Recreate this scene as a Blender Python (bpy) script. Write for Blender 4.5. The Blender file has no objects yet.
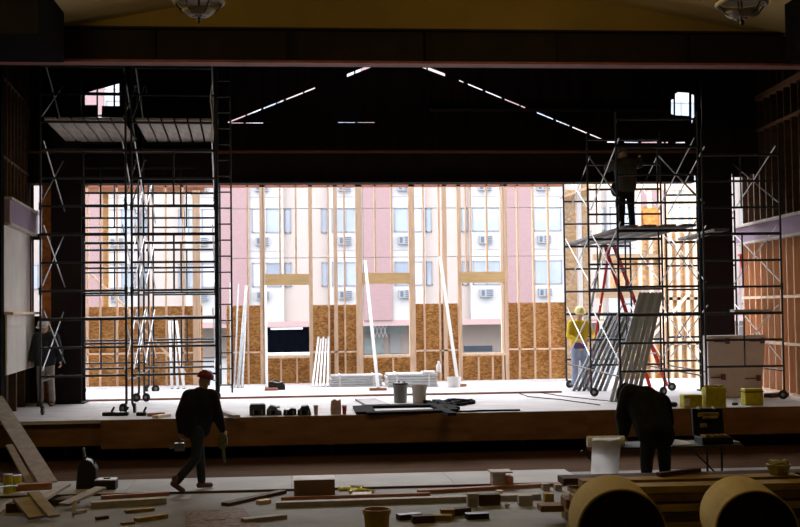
import bpy, bmesh, math, random
from mathutils import Vector, Matrix, Quaternion
from mathutils.geometry import tessellate_polygon
random.seed(7)
R = math.radians
scene = bpy.context.scene
COL = scene.collection
V = Vector
# ------------------------------------------------------------------ camera
F = 1200.0
CZ = 2.65
yaw = math.atan(107 / F); pitch = math.atan(46.5 / F); eps = 0.0122
f0 = V((math.sin(yaw) * math.cos(pitch), math.cos(yaw) * math.cos(pitch), math.sin(pitch)))
r0 = V((math.cos(yaw), -math.sin(yaw), 0))
u0 = r0.cross(f0)
cr = (r0 - eps * u0).normalized(); cu = cr.cross(f0).normalized()
CAM = V((0, 0, CZ))
cd = bpy.data.cameras.new('camera'); co = bpy.data.objects.new('camera', cd); COL.objects.link(co)
m = Matrix((cr, cu, -f0)).transposed().to_4x4(); m.translation = CAM
co.matrix_world = m
cd.sensor_width = 36; cd.sensor_fit = 'HORIZONTAL'; cd.lens = 36 * F / 800; cd.clip_end = 500
scene.camera = co

def ray(px, py):
    return f0 + cr * ((px - 400) / F) + cu * ((263.5 - py) / F)
def Y(px, py, y):
    d = ray(px, py); return CAM + d * (y / d.y)
def Z(px, py, z):
    d = ray(px, py); return CAM + d * ((z - CZ) / d.z)
def D(px, py, dep):
    return CAM + ray(px, py) * dep
def atp(px, py, p, q):
    """the point of a vertical plane through plan points p and q"""
    n = V((q.y - p.y, -(q.x - p.x), 0)); d = ray(px, py)
    return CAM + d * (n.dot(p - CAM) / n.dot(d))
def proj(p):
    v = V(p) - CAM
    return 400 + F * v.dot(cr) / v.dot(f0), 263.5 - F * v.dot(cu) / v.dot(f0)

DECK = 0.75
YB = 31.0      # back wall of the stage
YC = 26.0      # columns and header beam
YG = 20.3      # girder over the stage mouth

# ------------------------------------------------------------------ materials
MATS = {}
def mat(name, c, rough=0.8, metal=0.0, vary=0.12, scale=3.0, stretch=(1, 1, 1), c2=None, bump=0.0, spec=0.3, detail=4):
    if name in MATS: return MATS[name]
    mt = bpy.data.materials.new(name); mt.use_nodes = True
    nt = mt.node_tree; b = nt.nodes['Principled BSDF']
    b.inputs['Roughness'].default_value = rough; b.inputs['Metallic'].default_value = metal
    b.inputs['Specular IOR Level'].default_value = spec
    tc = nt.nodes.new('ShaderNodeTexCoord'); mp = nt.nodes.new('ShaderNodeMapping')
    mp.inputs['Scale'].default_value = stretch
    nz = nt.nodes.new('ShaderNodeTexNoise'); nz.inputs['Scale'].default_value = scale; nz.inputs['Detail'].default_value = detail
    rp = nt.nodes.new('ShaderNodeValToRGB')
    lo = [max(0, x * (1 - vary)) for x in c]; hi = [min(1, x * (1 + vary)) for x in (c2 or c)]
    rp.color_ramp.elements[0].color = (*lo, 1); rp.color_ramp.elements[1].color = (*hi, 1)
    rp.color_ramp.elements[0].position = .3; rp.color_ramp.elements[1].position = .7
    L = nt.links.new
    L(tc.outputs['Object'], mp.inputs['Vector']); L(mp.outputs['Vector'], nz.inputs['Vector'])
    L(nz.outputs['Fac'], rp.inputs['Fac']); L(rp.outputs['Color'], b.inputs['Base Color'])
    if bump:
        bp = nt.nodes.new('ShaderNodeBump'); bp.inputs['Strength'].default_value = bump; bp.inputs['Distance'].default_value = .02
        L(nz.outputs['Fac'], bp.inputs['Height']); L(bp.outputs['Normal'], b.inputs['Normal'])
    MATS[name] = mt
    return mt

def cell_mat(name, ca, cb, scale, rough=.85):
    mt = bpy.data.materials.new(name); mt.use_nodes = True
    nt = mt.node_tree; b = nt.nodes['Principled BSDF']; b.inputs['Roughness'].default_value = rough
    b.inputs['Specular IOR Level'].default_value = .2
    tc = nt.nodes.new('ShaderNodeTexCoord'); mp = nt.nodes.new('ShaderNodeMapping'); mp.inputs['Scale'].default_value = (1, 1, 1.7)
    vo = nt.nodes.new('ShaderNodeTexVoronoi'); vo.inputs['Scale'].default_value = scale
    nz = nt.nodes.new('ShaderNodeTexNoise'); nz.inputs['Scale'].default_value = scale * .35
    mx = nt.nodes.new('ShaderNodeMath'); mx.operation = 'MULTIPLY_ADD'; mx.inputs[1].default_value = .6
    sp = nt.nodes.new('ShaderNodeSeparateColor')
    rp = nt.nodes.new('ShaderNodeValToRGB')
    rp.color_ramp.elements[0].color = (*ca, 1); rp.color_ramp.elements[1].color = (*cb, 1)
    rp.color_ramp.elements[0].position = .25; rp.color_ramp.elements[1].position = .9
    ml = nt.nodes.new('ShaderNodeMath'); ml.operation = 'MULTIPLY'; ml.inputs[1].default_value = .45
    L = nt.links.new
    L(tc.outputs['Object'], mp.inputs['Vector']); L(mp.outputs['Vector'], vo.inputs['Vector']); L(mp.outputs['Vector'], nz.inputs['Vector'])
    L(vo.outputs['Color'], sp.inputs['Color']); L(nz.outputs['Fac'], ml.inputs[0])
    L(sp.outputs['Red'], mx.inputs[0]); L(ml.outputs[0], mx.inputs[2]); L(mx.outputs[0], rp.inputs['Fac'])
    L(rp.outputs['Color'], b.inputs['Base Color'])
    return mt

def brick_mat(name, ca, cb, mortar):
    mt = bpy.data.materials.new(name); mt.use_nodes = True
    nt = mt.node_tree; b = nt.nodes['Principled BSDF']; b.inputs['Roughness'].default_value = .9
    tc = nt.nodes.new('ShaderNodeTexCoord'); mp = nt.nodes.new('ShaderNodeMapping'); mp.inputs['Rotation'].default_value = (R(-90), 0, 0)
    br = nt.nodes.new('ShaderNodeTexBrick'); br.inputs['Color1'].default_value = (*ca, 1); br.inputs['Color2'].default_value = (*cb, 1)
    br.inputs['Mortar'].default_value = (*mortar, 1); br.inputs['Scale'].default_value = 2.6; br.inputs['Mortar Size'].default_value = .015
    nt.links.new(tc.outputs['Object'], mp.inputs['Vector']); nt.links.new(mp.outputs['Vector'], br.inputs['Vector'])
    nt.links.new(br.outputs['Color'], b.inputs['Base Color'])
    return mt

wood = mat('pine', (.72, .50, .34), .75, vary=.14, scale=5, stretch=(4, 4, .4))
woodp = mat('pale_pine', (.80, .61, .44), .75, vary=.12, scale=5, stretch=(4, 4, .4))
woodh = mat('header_timber', (.66, .44, .21), .75, vary=.12, scale=4, stretch=(.5, 4, 4))
woodx = mat('grey_board', (.46, .40, .36), .8, vary=.2, scale=4, stretch=(1.5, 1.5, 4))
woodr = mat('reddish_board', (.42, .19, .12), .8, vary=.2, scale=4, stretch=(1, 4, 4))
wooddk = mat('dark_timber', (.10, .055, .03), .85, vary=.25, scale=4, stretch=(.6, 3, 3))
woody = mat('yellow_lumber', (.42, .28, .07), .8, vary=.3, scale=4, stretch=(.6, 3, 3))
fasc = mat('fascia_plywood', (.25, .125, .055), .85, vary=.25, scale=3, stretch=(.5, 2, 2))
osb = cell_mat('osb', (.36, .17, .05), (.72, .42, .16), 16)
osbp = cell_mat('osb_pale', (.46, .30, .16), (.70, .50, .30), 12)
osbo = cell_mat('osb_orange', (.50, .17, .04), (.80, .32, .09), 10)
deckm = mat('deck_plywood', (.60, .57, .565), .8, vary=.12, scale=1.2, stretch=(1, 2.5, 1), spec=.15)
ply = mat('floor_sheet', (.50, .49, .49), .9, vary=.10, scale=1.4, spec=.1)
conc = mat('concrete', (.26, .25, .24), .85, vary=.22, scale=1.6, detail=8)
planks = mat('plank_floor', (.09, .045, .022), .95, vary=.3, scale=3, stretch=(.3, 6, 1), spec=.03)
black = mat('black_paint', (.006, .005, .005), .95, vary=.2, spec=.05)
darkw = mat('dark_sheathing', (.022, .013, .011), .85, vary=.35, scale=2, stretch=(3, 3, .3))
steelr = mat('primed_steel', (.24, .075, .06), .6, vary=.25, scale=2)
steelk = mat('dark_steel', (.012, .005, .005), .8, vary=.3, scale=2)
ceilm = mat('ceiling_plaster', (.52, .40, .19), .9, vary=.12, scale=1.2)
endw = mat('gable_plaster', (.26, .17, .045), .9, vary=.15, scale=.8)
purple = mat('purple_wrap', (.25, .17, .24), .6, vary=.12, scale=1)
dry = mat('drywall', (.62, .57, .51), .85, vary=.08, scale=2)
scaf = mat('scaffold_steel', (.035, .04, .045), .45, metal=.3, vary=.3, scale=8)
galv = mat('galvanised', (.55, .56, .57), .4, metal=.6, vary=.15, scale=6)
stud = mat('steel_stud', (.36, .39, .41), .5, metal=.15, vary=.15, scale=4)
rub = mat('rubber', (.02, .02, .02), .7)
plankm = mat('scaffold_board', (.42, .37, .33), .8, vary=.3, scale=2.5, stretch=(6, .6, 1))
bdk = mat('dark_board', (.16, .15, .145), .8, vary=.3, scale=3, stretch=(6, .6, 1))
alum = mat('aluminium', (.5, .52, .54), .4, metal=.6, vary=.1)
red = mat('ladder_red', (.50, .035, .03), .5, vary=.1)
white = mat('white_paint', (.82, .80, .78), .6, vary=.05)
cloth = mat('white_cloth', (.85, .84, .82), .9, vary=.04)
paper = mat('paper', (.85, .85, .86), .9, vary=.03)
yel = mat('yellow_plastic', (.55, .48, .02), .5, vary=.2, scale=10)
yelt = mat('yellow_tape', (.75, .68, .08), .6, vary=.2, scale=10)
card = mat('cardboard', (.22, .12, .07), .85, vary=.15)
rolltan = mat('roll_paper', (.74, .55, .15), .85, vary=.1, scale=2)
rollend_shaded = mat('roll_end_shaded', (.05, .032, .02), .95, vary=.5, scale=16)  # shade on the rolls' end faces put into the colour
blkm = mat('matt_black', (.012, .012, .013), .95, vary=.3, spec=.04)
blk = mat('black_plastic', (.02, .02, .022), .5, vary=.3)
bucketg = mat('grey_bucket', (.20, .19, .17), .6, vary=.15)
bucketw = mat('pale_bucket', (.55, .50, .44), .6, vary=.12)
cupm = mat('paper_cup', (.42, .25, .17), .8, vary=.1)
cupr = mat('red_cup', (.40, .05, .04), .6, vary=.1)
bagm = mat('paper_bag', (.50, .34, .29), .85, vary=.25, scale=14)
wrap = mat('plastic_wrap', (.62, .63, .64), .3, vary=.15, scale=5, stretch=(1, 1, 5))
skin = mat('skin', (.52, .30, .21), .6, vary=.06)
facW = mat('facade_white', (.44, .43, .425), .9, vary=.02, scale=1)
facB = mat('facade_cream', (.42, .355, .32), .9, vary=.02, scale=1)
pink = brick_mat('pink_brick', (.31, .195, .195), (.285, .18, .18), (.34, .235, .235))
pinkt = mat('pink_trim', (.40, .28, .27), .9, vary=.03)
glass = mat('window_glass', (.30, .34, .40), .15, vary=.25, scale=.35, spec=.6)  # sky reflection put into the pale blue base colour
blind = mat('window_blind', (.46, .46, .48), .8, vary=.03)
frm = mat('window_frame', (.24, .24, .26), .6)
acm = mat('ac_casing', (.30, .31, .33), .7, vary=.05)
acg = mat('ac_grille', (.10, .12, .15), .7, vary=.1)
dkglass = mat('dark_glass', (.002, .0025, .004), .8, vary=.2, spec=.0)
asph = mat('asphalt', (.2, .2, .2), .9, vary=.12, scale=2)

# ------------------------------------------------------------------ mesh helpers
def bx(bm, lo, hi):
    lo, hi = V(lo), V(hi)
    for i in range(3):
        if lo[i] > hi[i]: lo[i], hi[i] = hi[i], lo[i]
    vs = [bm.verts.new((x, y, z)) for z in (lo.z, hi.z) for y in (lo.y, hi.y) for x in (lo.x, hi.x)]
    for q in ((0, 2, 3, 1), (4, 5, 7, 6), (0, 1, 5, 4), (2, 6, 7, 3), (0, 4, 6, 2), (1, 3, 7, 5)):
        bm.faces.new([vs[i] for i in q])
def bar(bm, a, b, w, t, side=None):
    """rectangular bar from a to b; w measured along `side`, t across"""
    a, b = V(a), V(b); d = (b - a).normalized()
    s = V(side) if side is not None else V((1, 0, 0))
    if abs(s.dot(d)) > .95: s = V((0, 1, 0))
    s = (s - d * s.dot(d)).normalized(); n = d.cross(s)
    vs = []
    for e in (a, b):
        for (p, q) in ((-1, -1), (1, -1), (1, 1), (-1, 1)):
            vs.append(bm.verts.new(e + s * (p * w / 2) + n * (q * t / 2)))
    bm.faces.new(vs[3::-1]); bm.faces.new(vs[4:])
    for i in range(4): bm.faces.new((vs[i], vs[(i + 1) % 4], vs[4 + (i + 1) % 4], vs[4 + i]))
def tube(bm, a, b, r, r2=None, n=8, cap=True):
    a, b = V(a), V(b); d = (b - a)
    if d.length < 1e-6: return
    d.normalize(); r2 = r if r2 is None else r2
    s = d.orthogonal().normalized(); t = d.cross(s)
    A = [bm.verts.new(a + (s * math.cos(k * 2 * math.pi / n) + t * math.sin(k * 2 * math.pi / n)) * r) for k in range(n)]
    B = [bm.verts.new(b + (s * math.cos(k * 2 * math.pi / n) + t * math.sin(k * 2 * math.pi / n)) * r2) for k in range(n)]
    for k in range(n): bm.faces.new((A[k], A[(k + 1) % n], B[(k + 1) % n], B[k]))
    if cap: bm.faces.new(A[::-1]); bm.faces.new(B)
def path(bm, pts, r, n=6):
    for a, b in zip(pts, pts[1:]): tube(bm, a, b, r, n=n)
def lathe(bm, c, prof, n=20, axis=None):
    """profile of (radius, height) about an axis (default up) at c"""
    c = V(c); ax = V(axis).normalized() if axis is not None else V((0, 0, 1))
    s = ax.orthogonal().normalized(); t = ax.cross(s); rings = []
    for (r, h) in prof:
        rings.append([bm.verts.new(c + ax * h + (s * math.cos(k * 2 * math.pi / n) + t * math.sin(k * 2 * math.pi / n)) * max(r, 1e-4)) for k in range(n)])
    for A, B in zip(rings, rings[1:]):
        for k in range(n): bm.faces.new((A[k], A[(k + 1) % n], B[(k + 1) % n], B[k]))
    bm.faces.new(rings[0][::-1]); bm.faces.new(rings[-1])
def ball(bm, c, rx, ry=None, rz=None, rot=None, seg=14):
    ry = rx if ry is None else ry; rz = rx if rz is None else rz
    mt = Matrix.Translation(V(c)) @ (rot.to_4x4() if rot is not None else Matrix()) @ Matrix.Diagonal((rx, ry, rz, 1))
    bmesh.ops.create_uvsphere(bm, u_segments=seg, v_segments=max(6, seg // 2 + 1), radius=1, matrix=mt)
def prism(bm, pts, off):
    """polygon (list of points) pushed along off"""
    off = V(off); a = [bm.verts.new(V(p)) for p in pts]; b = [bm.verts.new(V(p) + off) for p in pts]
    n = len(a); bm.faces.new(a); bm.faces.new(b[::-1])
    for i in range(n): bm.faces.new((a[(i + 1) % n], a[i], b[i], b[(i + 1) % n]))
def wloc(o):
    l = V((0, 0, 0))
    while o is not None: l += V(o.location); o = o.parent
    return l
def link(name, bm, m, parent=None, bevel=0, smooth=False, origin=None):
    """one mesh object from a bmesh in world coordinates"""
    bmesh.ops.recalc_face_normals(bm, faces=bm.faces)
    base = wloc(parent) if parent is not None else V((0, 0, 0))
    if parent is None:
        xs = [v.co for v in bm.verts]
        lo = V((min(v.x for v in xs), min(v.y for v in xs), min(v.z for v in xs))); hi = V((max(v.x for v in xs), max(v.y for v in xs), max(v.z for v in xs)))
        base = V(((lo.x + hi.x) / 2, (lo.y + hi.y) / 2, lo.z))
    bmesh.ops.translate(bm, vec=-base, verts=bm.verts)
    me = bpy.data.meshes.new(name); bm.to_mesh(me); bm.free()
    if smooth:
        for p in me.polygons: p.use_smooth = True
    me.materials.append(m)
    o = bpy.data.objects.new(name, me); COL.objects.link(o)
    if parent is not None: o.parent = parent
    else: o.location = base
    if bevel:
        md = o.modifiers.new('bevel', 'BEVEL'); md.width = bevel; md.segments = 2; md.limit_method = 'ANGLE'
    return o
def tag(o, label, cat, group=None, kind=None):
    if label: o['label'] = label
    if cat: o['category'] = cat
    if group: o['group'] = group
    if kind: o['kind'] = kind
    return o
def thing(name, label, cat, loc, group=None, kind=None):
    o = bpy.data.objects.new(name, None); COL.objects.link(o); o.location = V(loc); o.empty_display_size = .1
    return tag(o, label, cat, group, kind)
def struct(name, bm, m, **k):
    o = link(name, bm, m, **k)
    if o.parent is None: o['kind'] = 'structure'
    return o
B = bmesh.new
def boxo(name, lo, hi, m, parent=None, bevel=0):
    b = B(); bx(b, lo, hi); return link(name, b, m, parent, bevel)

# ================================================================== SETTING
# floors
b = B(); bx(b, (-13, -7, -.2), (13, 19.2, 0)); struct('floor', b, conc)
b = B(); bx(b, (-13, 19.2, -.2), (13, 31, .0)); struct('floor_planked', b, planks)
# stage deck: front edge measured at two points
e1 = Z(110, 418.5, DECK); e2 = Z(587, 411.5, DECK)
yE = (e1.y + e2.y) / 2
b = B(); bx(b, (-12, yE, DECK - .06), (12, YB + .15, DECK)); st = struct('floor_stage', b, deckm)
# raised second layer of the deck
yR = Z(330, 397.0, DECK).y
b = B(); bx(b, (Z(84, 401, DECK).x, yR, DECK), (Z(566, 394, DECK).x, YB - .02, DECK + .045)); struct('floor_stage_upper', b, deckm)
b = B(); bx(b, (Z(84, 401, DECK).x, yR - .02, DECK), (Z(566, 394, DECK).x, yR, DECK + .04)); struct('trim_1', b, woodr)
# fascia boards
xa = Y(101, 430, yE).x; xb = Y(587, 425, yE).x
fz = Y(400, 442.5, yE).z
b = B(); bx(b, (xa, yE - .03, fz), (xb, yE, DECK - .005)); struct('trim_2', b, fasc)
b = B(); bx(b, (-9.5, yE + .10, fz + .05), (xa, yE + .13, DECK - .06)); struct('trim_3', b, fasc)
b = B(); bx(b, (xb, yE - .01, fz + .01), (10, yE + .02, DECK - .005)); struct('trim_4', b, fasc)
b = B()
x = -9.0
while x < 9.5:
    bx(b, (x, yE + .5, 0), (x + .14, yE + .64, DECK - .06)); x += 1.2
struct('trim_5', b, wooddk)
b = B(); bx(b, (-12, yE + 1.6, 0), (12, yE + 1.65, DECK - .06)); struct('wall_understage', b, black)
# kick wall down to the floor at the right corner
b = B(); bx(b, (xb, yE + .02, 0), (xb + .18, yE + .3, fz + .02)); struct('trim_6', b, fasc)

# ---- house (auditorium) shell behind and beside the camera
zgb = Y(400, 64, YG).z; zgt = Y(400, 29, YG).z
b = B(); bx(b, (-13.2, -7, 0), (-13, YG, 11)); struct('wall_left', b, darkw)
b = B(); bx(b, (13, -7, 0), (13.2, YG, 11)); struct('wall_right', b, darkw)
b = B(); bx(b, (-13, -7.2, 0), (13, -7, 11)); struct('wall_rear', b, darkw)
# gabled ceiling of the house: lines read on the end wall
gl = Y(66, 20, YG); gr_ = Y(760, 31, YG)
s_l = .2
xr = (gl.x + gr_.x) / 2; zr = (gl.z + gr_.z) / 2 + s_l * (gr_.x - gl.x) / 2
def gz(x): return zr - s_l * abs(x - xr)
for nm, x0, x1 in (('ceiling_left', -13, xr), ('ceiling_right', xr, 13)):
    b = B(); prism(b, [(x0, -7, gz(x0)), (x1, -7, gz(x1)), (x1, YG + .3, gz(x1)), (x0, YG + .3, gz(x0))], (0, 0, .15)); struct(nm, b, ceilm)
b = B(); prism(b, [(xr - (zr - zgt + .1) / s_l, YG + .3, zgt - .1), (xr + (zr - zgt + .1) / s_l, YG + .3, zgt - .1), (xr, YG + .3, zr)], (0, .15, 0)); struct('wall_gable', b, endw)
# girder over the stage mouth (I beam)
b = B()
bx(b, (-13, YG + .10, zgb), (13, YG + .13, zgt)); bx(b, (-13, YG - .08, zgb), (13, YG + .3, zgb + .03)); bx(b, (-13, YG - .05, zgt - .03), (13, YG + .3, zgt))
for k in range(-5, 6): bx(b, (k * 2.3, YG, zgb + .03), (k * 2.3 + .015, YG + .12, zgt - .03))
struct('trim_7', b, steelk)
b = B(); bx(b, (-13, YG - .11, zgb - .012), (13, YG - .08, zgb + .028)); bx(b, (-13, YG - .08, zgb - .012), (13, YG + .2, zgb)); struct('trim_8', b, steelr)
# black bulkhead boxes at the ceiling corners
p = D(65, 34, 17.5); p.x = D(65, 34, 19.55).x; q = D(-60, -60, 17.5)
b = B(); bx(b, (q.x, p.y, p.z), (p.x, p.y + 2.0, gz(q.x) + .6)); struct('trim_9', b, black)
p = D(785, 36, 17.5); p.x = D(785, 36, 19.6).x; q = D(860, -60, 17.5)
b = B(); bx(b, (p.x, p.y, p.z), (q.x, p.y + 2.0, gz(q.x) + .9)); struct('trim_10', b, black)
# dark returns from the house walls to the stage side walls
LA = D(4, 300, 22.3); LA.z = 0
vd = V((0, 1, 0))
dl = f0 + cr * ((210 - 400) / F); dl.z = 0; dl.normalize()
LWL = 3.75
LB = LA + dl * LWL
RA = D(742, 300, 28.6); RA.z = 0
dr = f0 + cr * ((366 - 400) / F); dr.z = 0; dr.normalize()
RB = RA - dr * 8.6
b = B(); bx(b, (-13, LA.y - .25, 0), (LA.x, LA.y, 10)); struct('wall_return_left', b, black)
b = B(); bx(b, (RB.x, RB.y - .25, 0), (13, RB.y, 10)); struct('wall_return_right', b, black)
# roof and outer walls of the stage house
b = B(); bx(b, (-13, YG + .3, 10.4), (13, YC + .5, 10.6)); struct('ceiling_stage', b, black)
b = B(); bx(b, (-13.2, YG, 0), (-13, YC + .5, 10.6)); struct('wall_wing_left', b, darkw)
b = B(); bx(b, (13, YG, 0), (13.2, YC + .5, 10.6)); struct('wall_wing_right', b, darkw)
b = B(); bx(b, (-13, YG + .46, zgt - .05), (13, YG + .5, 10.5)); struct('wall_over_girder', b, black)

# ---- left stage side wall (splayed): studs above, wrapped beam, drywall sheets
def lw(px, py): return atp(px, py, LA, LB)
def slab(bm, pts, n, t):
    prism(bm, pts, V(n) * t)
nl = V((-dl.y, dl.x, 0))      # away from the stage
wl = thing('wall_stage_left', None, None, LA, kind='structure')
zp1 = lw(5, 197).z; zp0 = lw(6, 223).z
def along(A, d, s, z): return V((A.x + d.x * s, A.y + d.y * s, z))
def wallbox(bm, A, d, n, s0, s1, z0, z1, o0, o1):
    pts = [along(A, d, s0, z0) + n * o0, along(A, d, s1, z0) + n * o0, along(A, d, s1, z1) + n * o0, along(A, d, s0, z1) + n * o0]
    prism(bm, pts, n * (o1 - o0))
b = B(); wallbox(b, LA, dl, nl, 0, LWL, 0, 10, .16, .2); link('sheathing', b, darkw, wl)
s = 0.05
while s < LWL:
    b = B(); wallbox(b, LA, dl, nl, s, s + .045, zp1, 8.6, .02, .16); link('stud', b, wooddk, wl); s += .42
for zz in (5.6, 7.1):
    b = B(); wallbox(b, LA, dl, nl, 0, LWL, zz, zz + .05, .03, .15); link('blocking', b, wooddk, wl)
b = B(); wallbox(b, LA, dl, nl, 0, LWL, zp0, zp1 - .05, -.10, .16); link('wrapped_beam', b, purple, wl)
b = B(); wallbox(b, LA, dl, nl, 0, LWL, zp1 - .05, zp1, -.14, .16); link('ledge', b, woodx, wl)
b = B(); wallbox(b, LA, dl, nl, 0, LWL, zp0 - .05, zp0, -.12, .16); link('beam_strip', b, woodx, wl)
zl = lw(22, 312).z; zpb = lw(12, 373).z
b = B(); wallbox(b, LA, dl, nl, 0, 3.25, zl, zp0 - .05, .0, .03); link('drywall_sheet', b, dry, wl)
b = B(); wallbox(b, LA, dl, nl, 0, 3.6, zpb, zl - .05, -.05, -.02); link('drywall_sheet', b, dry, wl)
b = B(); wallbox(b, LA, dl, nl, 0, LWL, zl - .05, zl, -.16, .1); link('ledge', b, woodp, wl)
b = B(); wallbox(b, LA, dl, nl, 3.3, 3.45, zl, zp0 - .05, -.02, .1); link('jamb', b, mat('purple_jamb', (.10, .03, .08), .6), wl)
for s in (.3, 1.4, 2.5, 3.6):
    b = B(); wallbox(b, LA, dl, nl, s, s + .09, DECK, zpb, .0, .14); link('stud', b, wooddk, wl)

# ---- right stage side wall: orange studs below, wrapped beam, dark studs above
nr = V((dr.y, -dr.x, 0))
def rw(px, py): return atp(px, py, RA, RB)
wr = thing('wall_stage_right', None, None, RB, kind='structure')
zq1 = rw(800, 213).z; zq0 = rw(800, 233).z
Lr = 8.6
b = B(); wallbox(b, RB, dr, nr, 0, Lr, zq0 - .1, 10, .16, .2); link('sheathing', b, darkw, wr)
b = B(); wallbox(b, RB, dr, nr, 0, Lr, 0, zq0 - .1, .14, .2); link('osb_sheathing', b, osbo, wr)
s = .03
while s < Lr:
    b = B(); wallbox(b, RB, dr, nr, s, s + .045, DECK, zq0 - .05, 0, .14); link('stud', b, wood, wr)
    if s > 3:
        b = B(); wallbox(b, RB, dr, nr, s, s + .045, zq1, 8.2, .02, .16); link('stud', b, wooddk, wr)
    s += .42
for zz in (rw(800, 345).z, rw(800, 296).z):
    b = B(); wallbox(b, RB, dr, nr, 0, Lr, zz - .03, zz + .03, .0, .12); link('blocking', b, woodp, wr)
b = B(); wallbox(b, RB, dr, nr, 0, Lr, DECK, DECK + .05, -.01, .14); link('bottom_plate', b, wood, wr)
b = B(); wallbox(b, RB, dr, nr, 0, Lr, zq0, zq1 - .06, -.12, .16); link('wrapped_beam', b, purple, wr)
b = B(); wallbox(b, RB, dr, nr, 0, Lr, zq1 - .06, zq1, -.22, .16); link('ledge', b, woodx, wr)
b = B(); wallbox(b, RB, dr, nr, 0, Lr, zq0 - .05, zq0, -.14, .16); link('beam_strip', b, woodx, wr)
zt = rw(800, 72).z
b = B(); wallbox(b, RB, dr, nr, 0, Lr, zt - .12, zt, -.02, .16); link('top_plate', b, mat('brown_timber', (.20, .09, .04), .8), wr)
for zz in (rw(780, 120).z,):
    b = B(); wallbox(b, RB, dr, nr, 3, Lr, zz - .03, zz + .03, .0, .12); link('blocking', b, mat('brown_timber', (.2, .09, .04)), wr)

# ---- columns and header beam across the stage
zhb = Y(400, 182.5, YC).z; zht = Y(400, 151, YC).z
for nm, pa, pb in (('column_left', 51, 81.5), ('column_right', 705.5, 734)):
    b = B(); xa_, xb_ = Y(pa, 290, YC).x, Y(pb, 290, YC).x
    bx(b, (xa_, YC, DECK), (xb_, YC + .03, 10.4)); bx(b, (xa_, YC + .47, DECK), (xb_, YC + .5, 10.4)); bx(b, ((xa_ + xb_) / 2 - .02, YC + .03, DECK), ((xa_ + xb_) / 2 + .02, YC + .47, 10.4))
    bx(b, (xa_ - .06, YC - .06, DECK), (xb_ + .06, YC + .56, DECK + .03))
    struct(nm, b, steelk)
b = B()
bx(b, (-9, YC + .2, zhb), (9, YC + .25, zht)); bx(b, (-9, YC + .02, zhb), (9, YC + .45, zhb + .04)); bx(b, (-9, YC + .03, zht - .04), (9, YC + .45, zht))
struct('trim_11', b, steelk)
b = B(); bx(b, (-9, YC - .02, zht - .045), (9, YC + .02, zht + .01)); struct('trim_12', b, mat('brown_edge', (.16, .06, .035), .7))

# ---- back wall: framed with studs, OSB to chest height, three rough openings
wb = thing('wall_back', None, None, (0, YB, DECK), kind='structure')
T = .14
zfl = DECK + .045
def wx(px): return Y(px, 300, YB).x
def wz(px, py): return Y(px, py, YB).z
ztop = wz(400, 176)
def vstud(px, w, y0=None, y1=None, m=wood, name='stud', dy=0):
    z0 = zfl if y0 is None else wz(px, y0); z1 = ztop if y1 is None else wz(px, y1)
    b = B(); x = wx(px); bx(b, (x - w / 2, YB + dy, z0), (x + w / 2, YB + T + dy, z1)); link(name, b, m, wb)
def hboard(px0, px1, y0, y1, m=wood, name='blocking', dy=0, t=T):
    z0, z1 = wz((px0 + px1) / 2, y0), wz((px0 + px1) / 2, y1)
    b = B(); bx(b, (wx(px0), YB + dy, z0), (wx(px1), YB + dy + t, z1)); link(name, b, m, wb)
for px in (87.5, 100, 117, 132, 149, 166, 183, 231.5, 248, 280.5, 296.5, 329, 345, 376, 392.5, 424.5, 440, 467, 472, 488, 519, 534.5, 549.5):
    top = None
    if px in (280.5, 296.5): vstud(px, .045, 387, 358); vstud(px, .045, 274, None); continue
    if px in (376, 392.5): vstud(px, .045, 385, 358); vstud(px, .045, 273, None); continue
    if px in (467, 472): vstud(px, .03, 272, None); continue
    if px == 488: vstud(px, .045, 272, None); continue
    vstud(px, .045)
for px in (478, 492): vstud(px, .045, 382, 357)
for px, w in ((262, .10), (264.5, .06), (311, .10), (336, .10), (359.5, .17), (412.5, .16), (445.5, .11), (460, .10), (506.5, .10), (502.5, .05)):
    vstud(px, w, m=woodp if px in (264.5, 502.5) else wood, name='post')
vstud(104.5, .14, 386, 184, m=woodh, name='post', dy=.2); vstud(196.5, .19, 386, 190, m=wood, name='post', dy=.02)
for p0, p1 in ((265.5, 309), (363, 410), (461, 505)): hboard(p0, p1, 285 - (p0 - 265) * .012, 274 - (p0 - 265) * .012, woodh, 'header', dy=-.01)
for p0, p1, yy in ((265, 309.5, 358), (363, 410, 357.5), (461.5, 505, 355.5)): hboard(p0, p1, yy, yy - 2.6, woodp, 'sill', dy=-.02)
for p0, p1, yy in ((86, 193, 353.5), (229, 262, 352.5), (313, 357, 352), (415, 459, 350.5), (508, 565, 349)): hboard(p0, p1, yy + .8, yy - .8, woodp)
# top plates and thin straps
hboard(82, 566, 187, 183, steelr if False else mat('red_plate', (.45, .17, .10), .8), 'top_plate')
hboard(82, 566, 183, 176, woodr, 'top_plate', dy=.02)
for yy in (208, 257): hboard(226, 566, yy + .35, yy - .35, galv, 'strap', dy=.05, t=.01)
hboard(82, 205, 193, 184, woodp, 'top_beam', dy=.18, t=.1)
b = B(); bar(b, Y(184, 183, YB + .25), Y(197, 200, YB + .25), .1, .08, (0, 1, 0)); link('knee_brace', b, woodp, wb)
for (a, c) in (((88, 272), (131, 312)), ((128, 312), (186, 374))):
    b = B(); bar(b, Y(*a, YB - .1), Y(*c, YB - .1), .09, .05, (0, 1, 0)); link('diagonal_brace', b, woodp, wb)
hboard(84, 566, 388, 386.2, woodp, 'bottom_plate', dy=-.01)
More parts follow.
